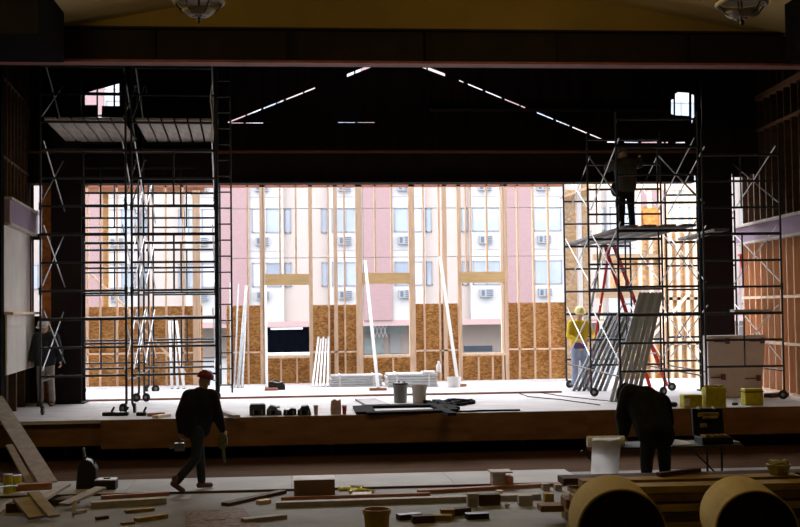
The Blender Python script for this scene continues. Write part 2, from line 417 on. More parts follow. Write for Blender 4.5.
# OSB skirts on the outside of the studs
for p0, p1, yt in ((85, 202, 306.5), (226, 265, 305.5), (309.5, 363, 304.8), (410, 461, 303.6), (505, 566, 302.5)):
    b = B(); bx(b, (wx(p0), YB + T, zfl), (wx(p1), YB + T + .012, wz((p0 + p1) / 2, yt))); link('osb_panel', b, osb, wb)
for p0, p1, yt in ((265, 309.5, 357), (363, 410, 356.5), (461, 505, 354.5)):
    b = B(); bx(b, (wx(p0), YB + T, zfl), (wx(p1), YB + T + .012, wz((p0 + p1) / 2, yt))); link('osb_panel', b, osb, wb)
# tall sheets and posts where the wall meets the right hand framing
b = B(); bx(b, (wx(566), YB + .02, zfl), (wx(577.5), YB + .14, wz(570, 190))); link('osb_panel', b, osbp, wb)
vstud(581, .12, m=white, name='post'); vstud(587.5, .2, m=osbp, name='post')
b = B(); bar(b, Y(560, 198, YB - .05), Y(606, 181, YB - .05), .12, .06, (0, 1, 0)); link('diagonal_brace', b, woodp, wb)

# upper back wall with slit gaps under the rake and two openings
holes = []
def slit(p, q, t0=.9, t1=None):
    t1 = t1 or t0; holes.append([(p[0], p[1] - t0), (q[0], q[1] - t1), (q[0], q[1] + t1), (p[0], p[1] + t0)])
def dash(p, q, cuts, t=.8):
    for a, c in cuts:
        slit((p[0] + (q[0] - p[0]) * a, p[1] + (q[1] - p[1]) * a), (p[0] + (q[0] - p[0]) * c, p[1] + (q[1] - p[1]) * c), t)
dash((228, 122.5), (315, 88), ((.0, .2), (.22, .38), (.41, .55), (.57, .64), (.67, .86), (.88, 1)), .75)
dash((347, 75.5), (372, 65.5), ((0, .28), (.34, 1)), 1.5)
dash((420, 65.5), (445, 75), ((0, .25), (.32, 1)), 1.5)
dash((459, 80.5), (606, 141), ((0, .03), (.06, .16), (.18, .29), (.31, .41), (.42, .45), (.53, .64), (.66, .75), (.77, .87), (.89, .99)), .7)
dash((607, 142), (685, 142.5), ((0, .14), (.22, .4), (.44, .64), (.70, .73), (.75, .78), (.88, 1)), .7)
dash((229, 123), (263, 123), ((0.03, .42), (.5, 1)), .4)
dash((338, 122.5), (376, 122.5), ((0, .45), (.52, .96)), .3)
holes.append([(79.5, 95), (96.5, 89.5), (96.5, 105), (82, 105), (82, 121), (79.5, 121)])
holes.append([(98, 89.5), (113.5, 85), (113.5, 106), (102, 106), (101.5, 119), (98, 119)])
holes.append([(115.2, 84.5), (119.3, 83.5), (119.6, 106), (115.2, 106)])
holes.append([(671, 100), (673.6, 99), (673.6, 115), (671, 114)])
holes.append([(675, 94), (678, 92.2), (689, 92.8), (689, 116), (675, 115.3)])
holes.append([(691.3, 94), (703.5, 98.5), (704, 118), (702.5, 119), (702, 118), (698.5, 117), (695, 115), (691.3, 124)])
outer = [(20, 30), (780, 30), (780, 174), (20, 174)]
YS = YC + .46
loops = [[Y(*p, YS) for p in outer]] + [[Y(*p, YS) for p in h] for h in holes]
flat = [p for l in loops for p in l]
tri = tessellate_polygon([[V((p.x, p.z, 0)) for p in l] for l in loops])
b = B(); vs = [b.verts.new(p) for p in flat]
for t in tri:
    try: b.faces.new([vs[i] for i in t])
    except ValueError: pass
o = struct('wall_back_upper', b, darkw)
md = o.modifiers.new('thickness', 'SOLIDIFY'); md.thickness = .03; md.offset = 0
# wall pieces that close the stage house at the column line
def yc(px, py=250): return Y(px, py, YS)
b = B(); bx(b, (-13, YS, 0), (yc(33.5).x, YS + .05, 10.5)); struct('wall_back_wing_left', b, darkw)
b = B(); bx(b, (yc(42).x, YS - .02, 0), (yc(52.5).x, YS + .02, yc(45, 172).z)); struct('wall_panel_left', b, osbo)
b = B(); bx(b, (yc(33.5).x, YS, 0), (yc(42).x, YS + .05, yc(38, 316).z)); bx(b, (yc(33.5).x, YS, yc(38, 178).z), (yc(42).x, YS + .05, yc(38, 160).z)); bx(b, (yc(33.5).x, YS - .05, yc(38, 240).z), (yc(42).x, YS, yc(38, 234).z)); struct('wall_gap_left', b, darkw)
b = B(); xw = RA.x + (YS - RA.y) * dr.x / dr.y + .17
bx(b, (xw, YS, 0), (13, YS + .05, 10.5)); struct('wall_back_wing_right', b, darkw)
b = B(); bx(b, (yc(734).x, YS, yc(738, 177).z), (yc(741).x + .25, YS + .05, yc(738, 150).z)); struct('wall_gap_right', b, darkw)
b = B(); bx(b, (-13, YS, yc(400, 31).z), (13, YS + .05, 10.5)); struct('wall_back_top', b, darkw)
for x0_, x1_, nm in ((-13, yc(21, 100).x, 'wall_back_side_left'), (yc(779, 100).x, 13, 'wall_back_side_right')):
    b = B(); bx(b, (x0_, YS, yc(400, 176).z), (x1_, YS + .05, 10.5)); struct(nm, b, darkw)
# faint rail on the inside of the gable
b = B(); bx(b, (yc(430, 111).x, YS - .12, yc(600, 112).z), (yc(668, 111).x, YS - .04, yc(600, 109.5).z)); struct('trim_13', b, mat('upper_framing', (.06, .035, .028), .8))

# ================================================================== OUTSIDE
b = B(); bx(b, (-60, YB + .35, -.3), (60, 95, .35)); struct('ground', b, asph)
YA = 60.0
def fx(px): return Y(px, 250, YA).x
def fzz(py): return Y(400, py, YA).z
ab = thing('apartment_building', 'cream and pink brick apartment block across the yard, windows with air conditioners', 'building', (fx(400), YA, .35))
zg = fzz(320); ztopB = fzz(60)
per = fx(377.5 + 139.8) - fx(377.5); c0 = fx(377.5); pm = per / 139.8
pitch_f = (fzz(208) - fzz(261.5))
x0f, x1f = c0 - 3.6 * per, c0 + 3.6 * per
b = B(); bx(b, (x0f, YA + .35, zg), (x1f, YA + 9, ztopB)); link('wall', b, facB, ab)
b = B(); bx(b, (x0f, YA + 2.6, .35), (x1f, YA + 9, zg)); link('ground_floor_wall', b, mat('recess_wall', (.52, .43, .37), .9, vary=.03), ab)
b = B(); bx(b, (x0f, YA - .02, zg - .28), (x1f, YA + .35, zg)); link('soffit_band', b, pinkt, ab)
for n in range(-3, 4):
    c = c0 + n * per
    b = B(); bx(b, (c - 14 * pm, YA - .12, zg), (c + 14.5 * pm, YA + .4, ztopB)); link('brick_pier', b, pink, ab)
    for sg in (-1, 1):
        b = B(); bx(b, (c + sg * 14.3 * pm, YA, zg), (c + sg * 47.5 * pm, YA + .38, ztopB)); link('white_panel', b, facW, ab)
    if abs(n) > 2: continue
    for fl in range(-0, 5):
        zt_ = fzz(261.5) + fl * pitch_f; zb_ = zt_ - (fzz(261.5) - fzz(285.5))
        if zt_ > ztopB: continue
        for sg in (-1, 1):
            a_, b_ = c + sg * 17 * pm, c + sg * 45 * pm
            if a_ > b_: a_, b_ = b_, a_
            w = B(); fr = .05
            bx(w, (a_, YA - .05, zb_), (b_, YA + .02, zb_ + fr)); bx(w, (a_, YA - .05, zt_ - fr), (b_, YA + .02, zt_))
            mid = (a_ + b_) / 2
            for xx in (a_, mid - fr / 2, b_ - fr): bx(w, (xx, YA - .05, zb_), (xx + fr, YA + .02, zt_))
            wo = link('window', w, frm, ab)
            k = (n * 3 + fl * 5 + sg) % 5
            w = B(); bx(w, (a_ + fr, YA - .02, zb_ + fr), (mid, YA, zt_ - fr)); link('pane', w, blind if k in (0, 3) else glass, wo)
            w = B(); bx(w, (mid, YA - .02, zb_ + fr), (b_ - fr, YA, zt_ - fr)); link('pane', w, blind if k == 1 else glass, wo)
            a_, b_ = c + sg * 49 * pm, c + sg * 55 * pm
            if a_ > b_: a_, b_ = b_, a_
            w = B(); bx(w, (a_, YA + .28, zb_), (b_, YA + .36, zb_ + fr)); bx(w, (a_, YA + .28, zt_ - fr), (b_, YA + .36, zt_))
            for xx in (a_, b_ - fr): bx(w, (xx, YA + .28, zb_), (xx + fr, YA + .36, zt_))
            wo = link('window', w, frm, ab)
            w = B(); bx(w, (a_ + fr, YA + .3, zb_ + fr), (b_ - fr, YA + .33, zt_ - fr)); link('pane', w, glass, wo)
            ca = c + (27 if sg > 0 else -32) * pm
            zc = zb_ - (fzz(285.5) - fzz(290)); hh = fzz(289.5) - fzz(297.5)
            w = B(); bx(w, (ca - .33, YA - .28, zc - hh), (ca + .33, YA + .05, zc)); ac = link('air_conditioner', w, acm, ab)
            w = B()
            for q in range(4):
                bx(w, (ca - .02, YA - .3, zc - hh + .05 + q * hh / 4.4), (ca + .29, YA - .27, zc - hh + .05 + q * hh / 4.4 + .045))
            bx(w, (ca - .27, YA - .3, zc - hh + .06), (ca - .12, YA - .27, zc - .06))
            link('grille', w, acg, ac)
    for fl in range(0, 5):
        zz = fzz(250.5) + fl * pitch_f
        w = B(); bx(w, (c - 47.5 * pm, YA - .015, zz), (c + 47.5 * pm, YA + .1, zz + .04)) ; link('belt_line', w, frm if n == 9 else mat('belt', (.34, .30, .31), .9), ab)
# ground floor: dark glazed bay, grille, sill lights, stair rail
w = B(); bx(w, (fx(266), YA + .1, .6), (fx(311.5), YA + 2.4, fzz(322))); dk = link('dark_bay', w, dkglass, ab)
w = B(); bx(w, (fx(270), YA + .03, fzz(328)), (fx(302), YA + .1, fzz(326))); link('lamp_strip', w, white, dk)
w = B(); bx(w, (fx(266), YA + .0, fzz(353)), (fx(309), YA + .1, fzz(350.7))); link('sill', w, white, dk)
w = B(); bx(w, (fx(302), YA + .0, fzz(358)), (fx(311), YA + .08, fzz(355.5))); link('notice', w, white, dk)
w = B(); bx(w, (fx(470), YA + 2.5, fzz(354.5)), (fx(499), YA + 2.6, fzz(348.5))); link('vent_grille', w, acg, ab)
w = B(); bx(w, (fx(393), YA + 2.5, .4), (fx(404), YA + 2.6, fzz(330))); link('ground_floor_door', w, facW, ab)
w = B(); bx(w, (fx(366), YA + 2.45, .4), (fx(386), YA + 2.6, fzz(338))); bx(w, (fx(364), YA + 2.4, fzz(335)), (fx(409), YA + 2.6, fzz(322))); link('recess_panel', w, mat('recess_green', (.38, .42, .40), .9), ab)  # flat green-grey slabs set on the recessed wall
w = B()
for q in range(4): path(w, [V((fx(373 + q * 4), YA + 2.0, fzz(338))), V((fx(377 + q * 4), YA + 2.0, fzz(325)))], .03); path(w, [V((fx(377 + q * 4), YA + 2.0, fzz(338))), V((fx(373 + q * 4), YA + 2.0, fzz(325)))], .03)
link('stair_rail', w, white, ab)

# framed addition seen through the right hand end of the stage
YF = 34.5
fa = thing('framed_addition', 'pale timber framed addition with OSB sheets beyond right end of back wall', 'framing', (Y(650, 380, YF).x, YF, .35))
def ax_(px): return Y(px, 300, YF).x
def az_(py, px=650): return Y(px, py, YF).z
def abox(name, p0, p1, y0, y1, m, dy=0, t=.12):
    b = B(); bx(b, (ax_(p0), YF + dy, az_(y0, (p0 + p1) / 2)), (ax_(p1), YF + dy + t, az_(y1, (p0 + p1) / 2))); link(name, b, m, fa)
for px in (601, 641, 652, 663, 671, 679, 688, 696, 703):
    b = B(); x = ax_(px); bx(b, (x - .05, YF, .35), (x + .05, YF + .14, az_(188, px))); link('stud', b, woodp, fa)
abox('top_beam', 592, 708, 190, 184, woodp, -.02); hm = mat('beam_timber', (.36, .25, .15), .8, vary=.12, scale=4, stretch=(.5, 4, 4))
abox('header', 594, 664, 260, 254, hm, -.03); abox('header', 596, 642, 298, 289, hm, -.04)
abox('osb_panel', 642, 663, 290, 206, osbp, .14, .02); abox('osb_panel', 645, 660, 225, 208, osbo, -.02, .02); abox('osb_panel', 612, 642, 289, 260, osbp, .14, .02)
abox('osb_panel', 664, 708, 384, 232, osbp, .14, .02); abox('osb_panel', 618, 664, 384, 345, osb, .14, .02); abox('blocking', 664, 706, 300, 297, hm); abox('blocking', 664, 706, 345, 342, hm)
b = B(); bar(b, Y(622, 372, YF - .8), Y(690, 292, YF - .3), .1, .06, (0, 1, 0)); link('diagonal_brace', b, woodp, fa)
b = B(); bar(b, Y(635, 352, YF - .9), Y(660, 318, YF - .5), .1, .06, (0, 1, 0)); link('diagonal_brace', b, woodp, fa)
b = B(); bar(b, Y(676, 213, YF - .3), Y(703, 193, YF - .3), .08, .05, (0, 1, 0)); link('diagonal_brace', b, woodp, fa)

# ================================================================== SCAFFOLDS
FW = 1.585; RUNG = .537; LIFT = 1.611; Z0 = 1.46
def scaffold(label, base, vp, depths, lifts=4, topz=None, group='scaffold towers standing on the stage', width=FW, ladder=False):
    d_ = f0 + cr * ((vp - 400) / F); d_.z = 0; d_.normalize()
    u_ = V((d_.y, -d_.x, 0))
    t = thing('scaffold_tower', label, 'scaffold', base, group)
    def pt(a, k, z): return V((base.x, base.y, 0)) + u_ * (a * width) + d_ * depths[k] + V((0, 0, z))
    r = .023
    for k in range(len(depths)):
        for L in range(lifts):
            z0 = Z0 + L * LIFT; z1 = z0 + LIFT
            if topz: z1 = min(z1, topz)
            b = B()
            for a in (0, 1): tube(b, pt(a, k, (DECK + .2) if L == 0 else z0), pt(a, k, z1), r)
            for q in range(3):
                if z0 + q * RUNG < z1: tube(b, pt(0, k, z0 + q * RUNG), pt(1, k, z0 + q * RUNG), r if q != 2 else r * 1.3)
            if L < 3: tube(b, pt(.5, k, z0), pt(.5, k, min(z1, z0 + 2 * RUNG)), r * .8)
            if k == 0 and L > 0 and L < 3:
                for a in (0, 1): tube(b, pt(a, k, z0 - .07), pt(a, k, z0 + .07), r * 1.45)
            link('scaffold_frame', b, scaf, t)
        for a in (0, 1):
            c = pt(a, k, DECK)
            b = B(); tube(b, c + V((0, 0, .17)), c + V((0, 0, .34)), .018); bar(b, c + u_ * (.05 if a == 0 else -.05) + V((0, -.06, .1)), c + V((.0, 0, .2)), .05, .02); w = link('caster', b, scaf, t)
            b = B(); ax2 = V((math.cos(a + k), math.sin(a + k), 0)); cc = c + u_ * (.05 if a == 0 else -.05) + V((0, -.06, .101))
            lathe(b, cc, [(.045, -.02), (.088, -.022), (.093, -.015), (.093, .015), (.088, .022), (.045, .02)], 18, axis=ax2); wh = link('wheel', b, rub, w)
            b = B(); lathe(b, cc, [(.022, -.03), (.036, -.027), (.036, .027), (.022, .03)], 14, axis=ax2); link('hub', b, mat('dull_hub', (.25, .25, .25), .6), w)
    for k in range(len(depths) - 1):
        for L in range(lifts):
            z0 = Z0 + L * LIFT
            if topz and z0 + 1.2 > topz: continue
            for a in (0, 1):
                b = B(); o_ = u_ * (.03 if a == 0 else -.03)
                tube(b, pt(a, k, z0 + .1) + o_, pt(a, k + 1, z0 + 1.25) + o_, .013); tube(b, pt(a, k, z0 + 1.25) + o_ * 2, pt(a, k + 1, z0 + .1) + o_ * 2, .013)
                link('cross_brace', b, galv, t)
        for a in (0, 1):
            b = B(); tube(b, pt(a, k, Z0 - .1), pt(a, k + 1, Z0 - .1), .016); link('side_rail', b, scaf, t)
    if ladder:
        b = B(); p0 = pt(1, 0, 0) + u_ * .04; w_ = u_ * .26
        for e in (V((0, 0, 0)), w_): tube(b, p0 + e + V((0, 0, DECK + .35)), p0 + e + V((0, 0, 8.2)), .018)
        zz = DECK + .5
        while zz < 8.1: tube(b, p0 + V((0, 0, zz)), p0 + w_ + V((0, 0, zz)), .014); zz += .31
        link('access_ladder', b, scaf, t)
    return t, pt, u_, d_
SP = 2.9
bs = D(40.5, 411, 22.6); bs.z = DECK
Z0 = Y(85, 347.5, bs.y).z - RUNG
t1, pt1, u1, d1 = scaffold('black scaffold tower on the left, nearest the left side wall, worker behind its legs', bs, 238, [0, SP, 2 * SP], 4)
bs2 = bs + u1 * (FW + .11)
t2, pt2, u2, d2 = scaffold('black scaffold tower on the left with access ladder, beside the middle of the stage', bs2, 238, [0, SP, 2 * SP], 4, ladder=True)
Z0L = Z0
Z0 -= .05
bs3 = D(621, 409, 22.85); bs3.z = DECK
t3, pt3, u3, d3 = scaffold('right hand scaffold tower carrying the man on its boards', bs3, 345, [0, 2.75, 5.6], 4, topz=6.4)
bs4 = D(707, 402, 24.2); bs4.z = DECK
t4, pt4, u4, d4 = scaffold('right hand scaffold tower in front of the column and white panel', bs4, 352, [0, SP], 4, topz=6.2)

# boards on the left towers' top deck
zpl = Z0L + 3 * LIFT + .024
for (pt, u_, d_) in ((pt1, u1, d1), (pt2, u2, d2)):
    for k in range(2):
        for j in range(6):
            b = B(); a0 = .045 + j * .157
            A = pt(a0 + .075, k, zpl + .025 + (0.052 if k else 0)) - d_ * .12; E = pt(a0 + .075, k + 1, zpl + .025 + (.052 if k else 0)) + d_ * .1
            bar(b, A, E, .205, .045, u_)
            tag(link('scaffold_board', b, plankm), 'weathered board decking the top of the left scaffold towers, seen from below', 'board', 'boards decking the left scaffold towers')
# boards the man on the right stands on
zb3 = Z0 + 2 * LIFT + -.52 + .03
lab = ['grey scaffold board on right tower, the leftmost, its far end poking out', 'grey scaffold board under the left foot of the man on scaffold', 'grey scaffold board under the right foot of the man on scaffold', 'grey scaffold board on right tower, the rightmost beside the column']
for j, a0 in enumerate((.14, .36, .6, .84)):
    b = B(); A = pt3(a0, 0, zb3 + .025 + .004 * j) - d3 * .25; E = pt3(a0, 2, zb3 + .025 + .004 * j) + d3 * .3
    bar(b, A, E, .24, .05, u3); tag(link('scaffold_board', b, bdk), lab[j], 'board', 'boards on the right scaffold towers')
b = B(); A = pt4(.2, 0, zb3 + .03); E = pt4(.3, 1, zb3 + .03) + d4 * .2; bar(b, A - d4 * .2, E, .3, .05, u4); tag(link('scaffold_board', b, bdk), 'grey scaffold board crossing in front of dark right column', 'board', 'boards on the right scaffold towers')
b = B(); A = pt4(.35, 0, Z0 + 2 * RUNG + .05); E = pt4(.8, 0, Z0 + 2 * RUNG + .05); bar(b, A - d4 * .02, E - d4 * .02, .05, .3, (0, 0, 1)); tag(link('scaffold_board', b, alum), 'short grey board lying low on right tower near red ladder', 'board', 'boards on the right scaffold towers')

# ================================================================== PEOPLE
def capsule(bm, a, b, ra, rb=None):
    rb = ra if rb is None else rb
    tube(bm, a, b, ra, rb, n=12); ball(bm, a, ra, seg=12); ball(bm, b, rb, seg=12)
def fuse(o, vox, ratio=.35):
    m1 = o.modifiers.new('fuse', 'REMESH'); m1.mode = 'VOXEL'; m1.voxel_size = vox
    m2 = o.modifiers.new('smooth', 'SMOOTH'); m2.iterations = 3; m2.factor = .5
    m3 = o.modifiers.new('thin', 'DECIMATE'); m3.ratio = ratio
    dg = bpy.context.evaluated_depsgraph_get()
    me = bpy.data.meshes.new_from_object(o.evaluated_get(dg))
    o.modifiers.clear(); o.data = me
    for p in me.polygons: p.use_smooth = True
def person(label, origin, heading, J, mats, hat=None, sc=1.0, look=(0, 1, 0), coat=.0, vest=None):
    """J: joints in local metres (x = right, y = forward, z = up)."""
    top, bot, boot = mats
    rot = Matrix.Rotation(heading, 3, 'Z')
    t = thing('person', label, 'person', origin)
    def g(p): return V(origin) + rot @ (V(p) * sc)
    G = {k: g(p) for k, p in J.items()}
    q = lambda v: v * sc
    side = (rot @ V((1, 0, 0)))
    sh_dir = (G['shR'] - G['shL']).normalized()
    hip_c = (G['hipL'] + G['hipR']) / 2; sh_c = (G['shL'] + G['shR']) / 2
    up = (sh_c - hip_c).normalized()
    H = G['head']; neck = sh_c + (H - sh_c) * .35
    ld = (rot @ V(look)).normalized()
    hup = (H - neck).normalized(); hx = ld.cross(hup).normalized(); ld = hup.cross(hx).normalized()
    hrot = Matrix((hx, ld, hup)).transposed()
    # ---- body
    b = B()
    def torso(bm, e):
        for s in (-1, 1):
            capsule(bm, hip_c + sh_dir * s * q(.075), sh_c + sh_dir * s * q(.085) - up * q(.10), q(.105 + e), q(.115 + e))
        capsule(bm, G['shL'] + sh_dir * q(.03), G['shR'] - sh_dir * q(.03), q(.07 + e))
        capsule(bm, hip_c, sh_c, q(.10 + e), q(.10 + e))
    torso(b, -.015)
    capsule(b, sh_c, neck, q(.062), q(.055)); capsule(b, neck, H - hup * q(.03), q(.055), q(.06))
    ball(b, H + hup * q(.02), q(.078), q(.098), q(.115), hrot); ball(b, H + ld * q(.035) - hup * q(.06), q(.055), q(.055), q(.06), hrot)
    capsule(b, H + ld * q(.09) + hup * q(.012), H + ld * q(.112) - hup * q(.028), q(.010), q(.016))
    for s in (-1, 1):
        ball(b, H + hx * s * q(.078) - hup * q(.01), q(.012), q(.022), q(.034), hrot)
        ball(b, H + hx * s * q(.032) + ld * q(.088) + hup * q(.012), q(.012), q(.008), q(.008), hrot)
    ball(b, H + ld * q(.088) - hup * q(.062), q(.024), q(.010), q(.008), hrot)
    for S in ('L', 'R'):
        capsule(b, G['sh' + S], G['el' + S], q(.052), q(.042)); capsule(b, G['el' + S], G['wr' + S], q(.042), q(.028))
        capsule(b, G['hip' + S], G['kn' + S], q(.085), q(.055)); capsule(b, G['kn' + S], G['an' + S], q(.055), q(.038))
        # hand: palm, four curled fingers, thumb
        w = G['wr' + S]; fd = (w - G['el' + S]).normalized()
        pn = V(J.get('palm' + S, (1 if S == 'L' else -1, .2, 0))); pn = rot @ pn; pn = (pn - fd * pn.dot(fd)).normalized(); sd = fd.cross(pn).normalized()
        if sd.dot(ld) < 0: sd = -sd
        pc = w + fd * q(.055)
        for e in (-.028, -.009, .009, .028): capsule(b, w + sd * q(e * .6), w + fd * q(.088) + sd * q(e), q(.015))
        for e, l in ((-.030, .060), (-.010, .072), (.010, .078), (.030, .070)):
            a0 = w + fd * q(.09) + sd * q(e); a1 = a0 + (fd * .85 + pn * .5).normalized() * q(l * .55); a2 = a1 + (fd * .35 + pn * .9).normalized() * q(l * .5)
            capsule(b, a0, a1, q(.010), q(.009)); capsule(b, a1, a2, q(.009), q(.008))
        th = w + fd * q(.03) + sd * q(.028); t1_ = th + (fd * .6 + sd * .7 + pn * .3).normalized() * q(.04); t2_ = t1_ + (fd * .9 + pn * .5).normalized() * q(.035)
        capsule(b, th, t1_, q(.014), q(.011)); capsule(b, t1_, t2_, q(.011), q(.009))
    bo = link('body', b, skin, t, smooth=True); fuse(bo, .0095 * sc, .3)
    # ---- upper garment
    b = B(); torso(b, .012 + coat)
    capsule(b, hip_c + up * q(.03), hip_c + up * q(.1), q(.13 + coat), q(.12 + coat))
    for s in (-1, 1): capsule(b, hip_c + sh_dir * s * q(.07) + up * q(.01), hip_c + sh_dir * s * q(.075) + up * q(.1), q(.12 + coat), q(.12 + coat))
    capsule(b, sh_c, sh_c + (neck - sh_c) * .8, q(.085 + coat), q(.07 + coat * .6))
    for S in ('L', 'R'):
        capsule(b, G['sh' + S], G['el' + S], q(.072 + coat), q(.058 + coat)); capsule(b, G['el' + S], G['wr' + S] + (G['el' + S] - G['wr' + S]) * .06, q(.058 + coat), q(.042 + coat * .6))
    so = link('jacket' if coat > 0 else 'shirt', b, top, t, smooth=True); fuse(so, .016 * sc, .4)
    # ---- trousers
    b = B()
    for s in (-1, 1): capsule(b, hip_c + sh_dir * s * q(.07), hip_c + sh_dir * s * q(.07) + up * q(.06), q(.118), q(.112))
    for S in ('L', 'R'):
        capsule(b, G['hip' + S], G['kn' + S], q(.105), q(.078)); capsule(b, G['kn' + S], G['an' + S] + (G['kn' + S] - G['an' + S]) * .1, q(.076), q(.066))
    to = link('trousers', b, bot, t, smooth=True); fuse(to, .016 * sc, .4)
    # ---- boots
    for S in ('L', 'R'):
        b = B(); a = G['an' + S]; tv = rot @ V(J.get('toe' + S, (0.03 if S == 'R' else -.03, 1, -.18))); tv.normalize()
        capsule(b, a + V((0, 0, q(.07))), a, q(.056), q(.052)); capsule(b, a - tv * q(.05) - V((0, 0, q(.035))), a + tv * q(.16) - V((0, 0, q(.03))), q(.045), q(.042))
        oo = link('boot', b, boot, t, smooth=True); fuse(oo, .012 * sc, .4)
    # ---- headgear
    if hat is not None:
        b = B(); base = H + hup * q(.055) + ld * q(.0)
        n = 20; rings = []
        for (rr, h) in ((.112, 0), (.118, .012), (.115, .045), (.10, .085), (.07, .112), (.03, .124), (.002, .126)):
            rings.append([b.verts.new(base + hup * q(h) + (hx * math.cos(k * 2 * math.pi / n) + ld * 1.15 * math.sin(k * 2 * math.pi / n)) * q(rr)) for k in range(n)])
        for A_, B_ in zip(rings, rings[1:]):
            for k in range(n): b.faces.new((A_[k], A_[(k + 1) % n], B_[(k + 1) % n], B_[k]))
        b.faces.new(rings[0][::-1]); b.faces.new(rings[-1])
        ho = link('hard_hat', b, hat, t, smooth=True)
        b = B(); pts = []
        for k in range(n):
            a_ = k * 2 * math.pi / n; ex = .165 if math.sin(a_) > .4 else .135
            pts.append(base + (hx * math.cos(a_) * .9 + ld * 1.15 * math.sin(a_)) * q(ex))
        prism(b, pts, hup * q(.012)); link('brim', b, hat, ho)
        b = B(); tube(b, base + ld * q(.10) + hup * q(.07), base - ld * q(.10) + hup * q(.07), q(.018)) ; ball(b, base + hup * q(.112), q(.02), q(.10), q(.02), hrot); link('ridge', b, hat, ho)
    return t, G

stand = dict(hipL=(-.09, 0, .92), hipR=(.09, 0, .92), knL=(-.11, .03, .50), knR=(.11, .02, .50), anL=(-.13, -.02, .085), anR=(.12, -.03, .085),
             shL=(-.19, 0, 1.43), shR=(.19, 0, 1.43), elL=(-.27, -.02, 1.14), elR=(.27, -.02, 1.14), wrL=(-.28, .1, .90), wrR=(.28, .1, .90), head=(0, .03, 1.64))
# 1 worker by the left wall, facing the camera, looking down
jk = mat('charcoal_jacket', (.028, .030, .036), .9, vary=.25, scale=6); kh = mat('grey_trousers', (.33, .28, .25), .9, vary=.15, scale=6); bootm = mat('brown_boot', (.10, .055, .035), .7); hatw = mat('white_hat', (.62, .60, .58), .45)
P1 = dict(stand, head=(.02, .07, 1.62), elL=(-.27, -.04, 1.13), wrL=(-.33, .10, .92), wrR=(.27, .16, .94), hipL=(-.08, 0, .91))
o1 = Z(46, 406, DECK)
person('man in white hard hat, dark jacket and grey trousers standing by left wall', o1, R(175), P1, (jk, kh, bootm), hatw, 1.0, look=(.15, 1, -.55), coat=.022)
# 2 walking man in the foreground, moving to the right
bj = mat('black_jacket', (.010, .010, .013), .9, vary=.3, scale=6); jean = mat('dark_jeans', (.020, .026, .036), .9, vary=.3, scale=8); hatr = mat('red_hat', (.20, .025, .03), .4)
W = dict(hipL=(-.09, .02, .93), hipR=(.09, .0, .93), knL=(-.10, .14, .52), knR=(.10, -.07, .50), anL=(-.10, .17, .09), anR=(.09, -.42, .17), toeR=(0, 1, -.75), toeL=(0, 1, -.12),
         shL=(-.11, -.05, 1.42), shR=(.13, .21, 1.42), elL=(-.18, -.14, 1.14), elR=(.17, .28, 1.13), wrL=(-.19, -.13, .89), wrR=(.19, .36, .90), head=(.045, .13, 1.635))
o2 = Z(196, 491.5, .0)
pt2n, G2 = person('man in red hard hat and black jacket walking right across the floor sheets', o2 + V((0, 0, .012)), R(-52), W, (bj, jean, mat('work_boot', (.14, .065, .04), .7)), hatr, .98, look=(-.1, 1, -.1), coat=.034)
# tools he carries
gw = G2['wrR'] + V((.0, -.02, -.07))
b = B(); ball(b, gw + V((0, 0, -.10)), .08, .05, .12); tube(b, gw + V((0, 0, -.16)), gw + V((.03, 0, -.42)), .03, .018); tube(b, gw + V((0, 0, .03)), gw + V((0, 0, -.1)), .018)
tag(link('tool_pouch', b, mat('pouch', (.10, .09, .05), .8, vary=.4, scale=20), smooth=True), 'small greenish tool pouch hanging from the walking man\'s right hand', 'pouch')
gw = G2['wrL'] + V((.0, .0, -.05))
b = B(); bar(b, gw + V((-.02, 0, .05)), gw + V((-.03, 0, -.14)), .03, .03); bx(b, gw + V((-.10, -.05, -.24)), gw + V((.04, .05, -.12))); tube(b, gw + V((-.12, 0, -.18)), gw + V((-.18, 0, -.18)), .02)
dr_ = link('power_drill', b, mat('drill_grey', (.12, .13, .15), .35, vary=.2)); tag(dr_, 'small grey power drill held low in the walking man\'s left hand', 'drill')
# 3 man in yellow near the studs
ysh = mat('yellow_shirt', (.62, .42, .02), .85, vary=.15, scale=5); bjn = mat('blue_jeans', (.30, .34, .46), .9, vary=.18, scale=6); haty = mat('yellow_hat', (.80, .70, .30), .45)
P3 = dict(stand, elL=(-.28, .10, 1.16), elR=(.28, .10, 1.16), wrL=(-.12, .33, 1.10), wrR=(.12, .33, 1.06), head=(0, .06, 1.63))
o3 = Z(580, 389.2, DECK)
t3_, G3 = person('man in yellow shirt, pale yellow hard hat and jeans beside leaning steel studs', o3, R(188), P3, (ysh, bjn, bootm), haty, 1.07, look=(.25, 1, -.5), coat=0)
b = B()
pc = V(o3) + V((0, 0, 1.02)); lathe(b, pc, [(.175, -.07), (.19, -.05), (.19, .05), (.175, .07)], 20); link('tool_belt', b, mat('purple_belt', (.12, .07, .22), .8), t3_)
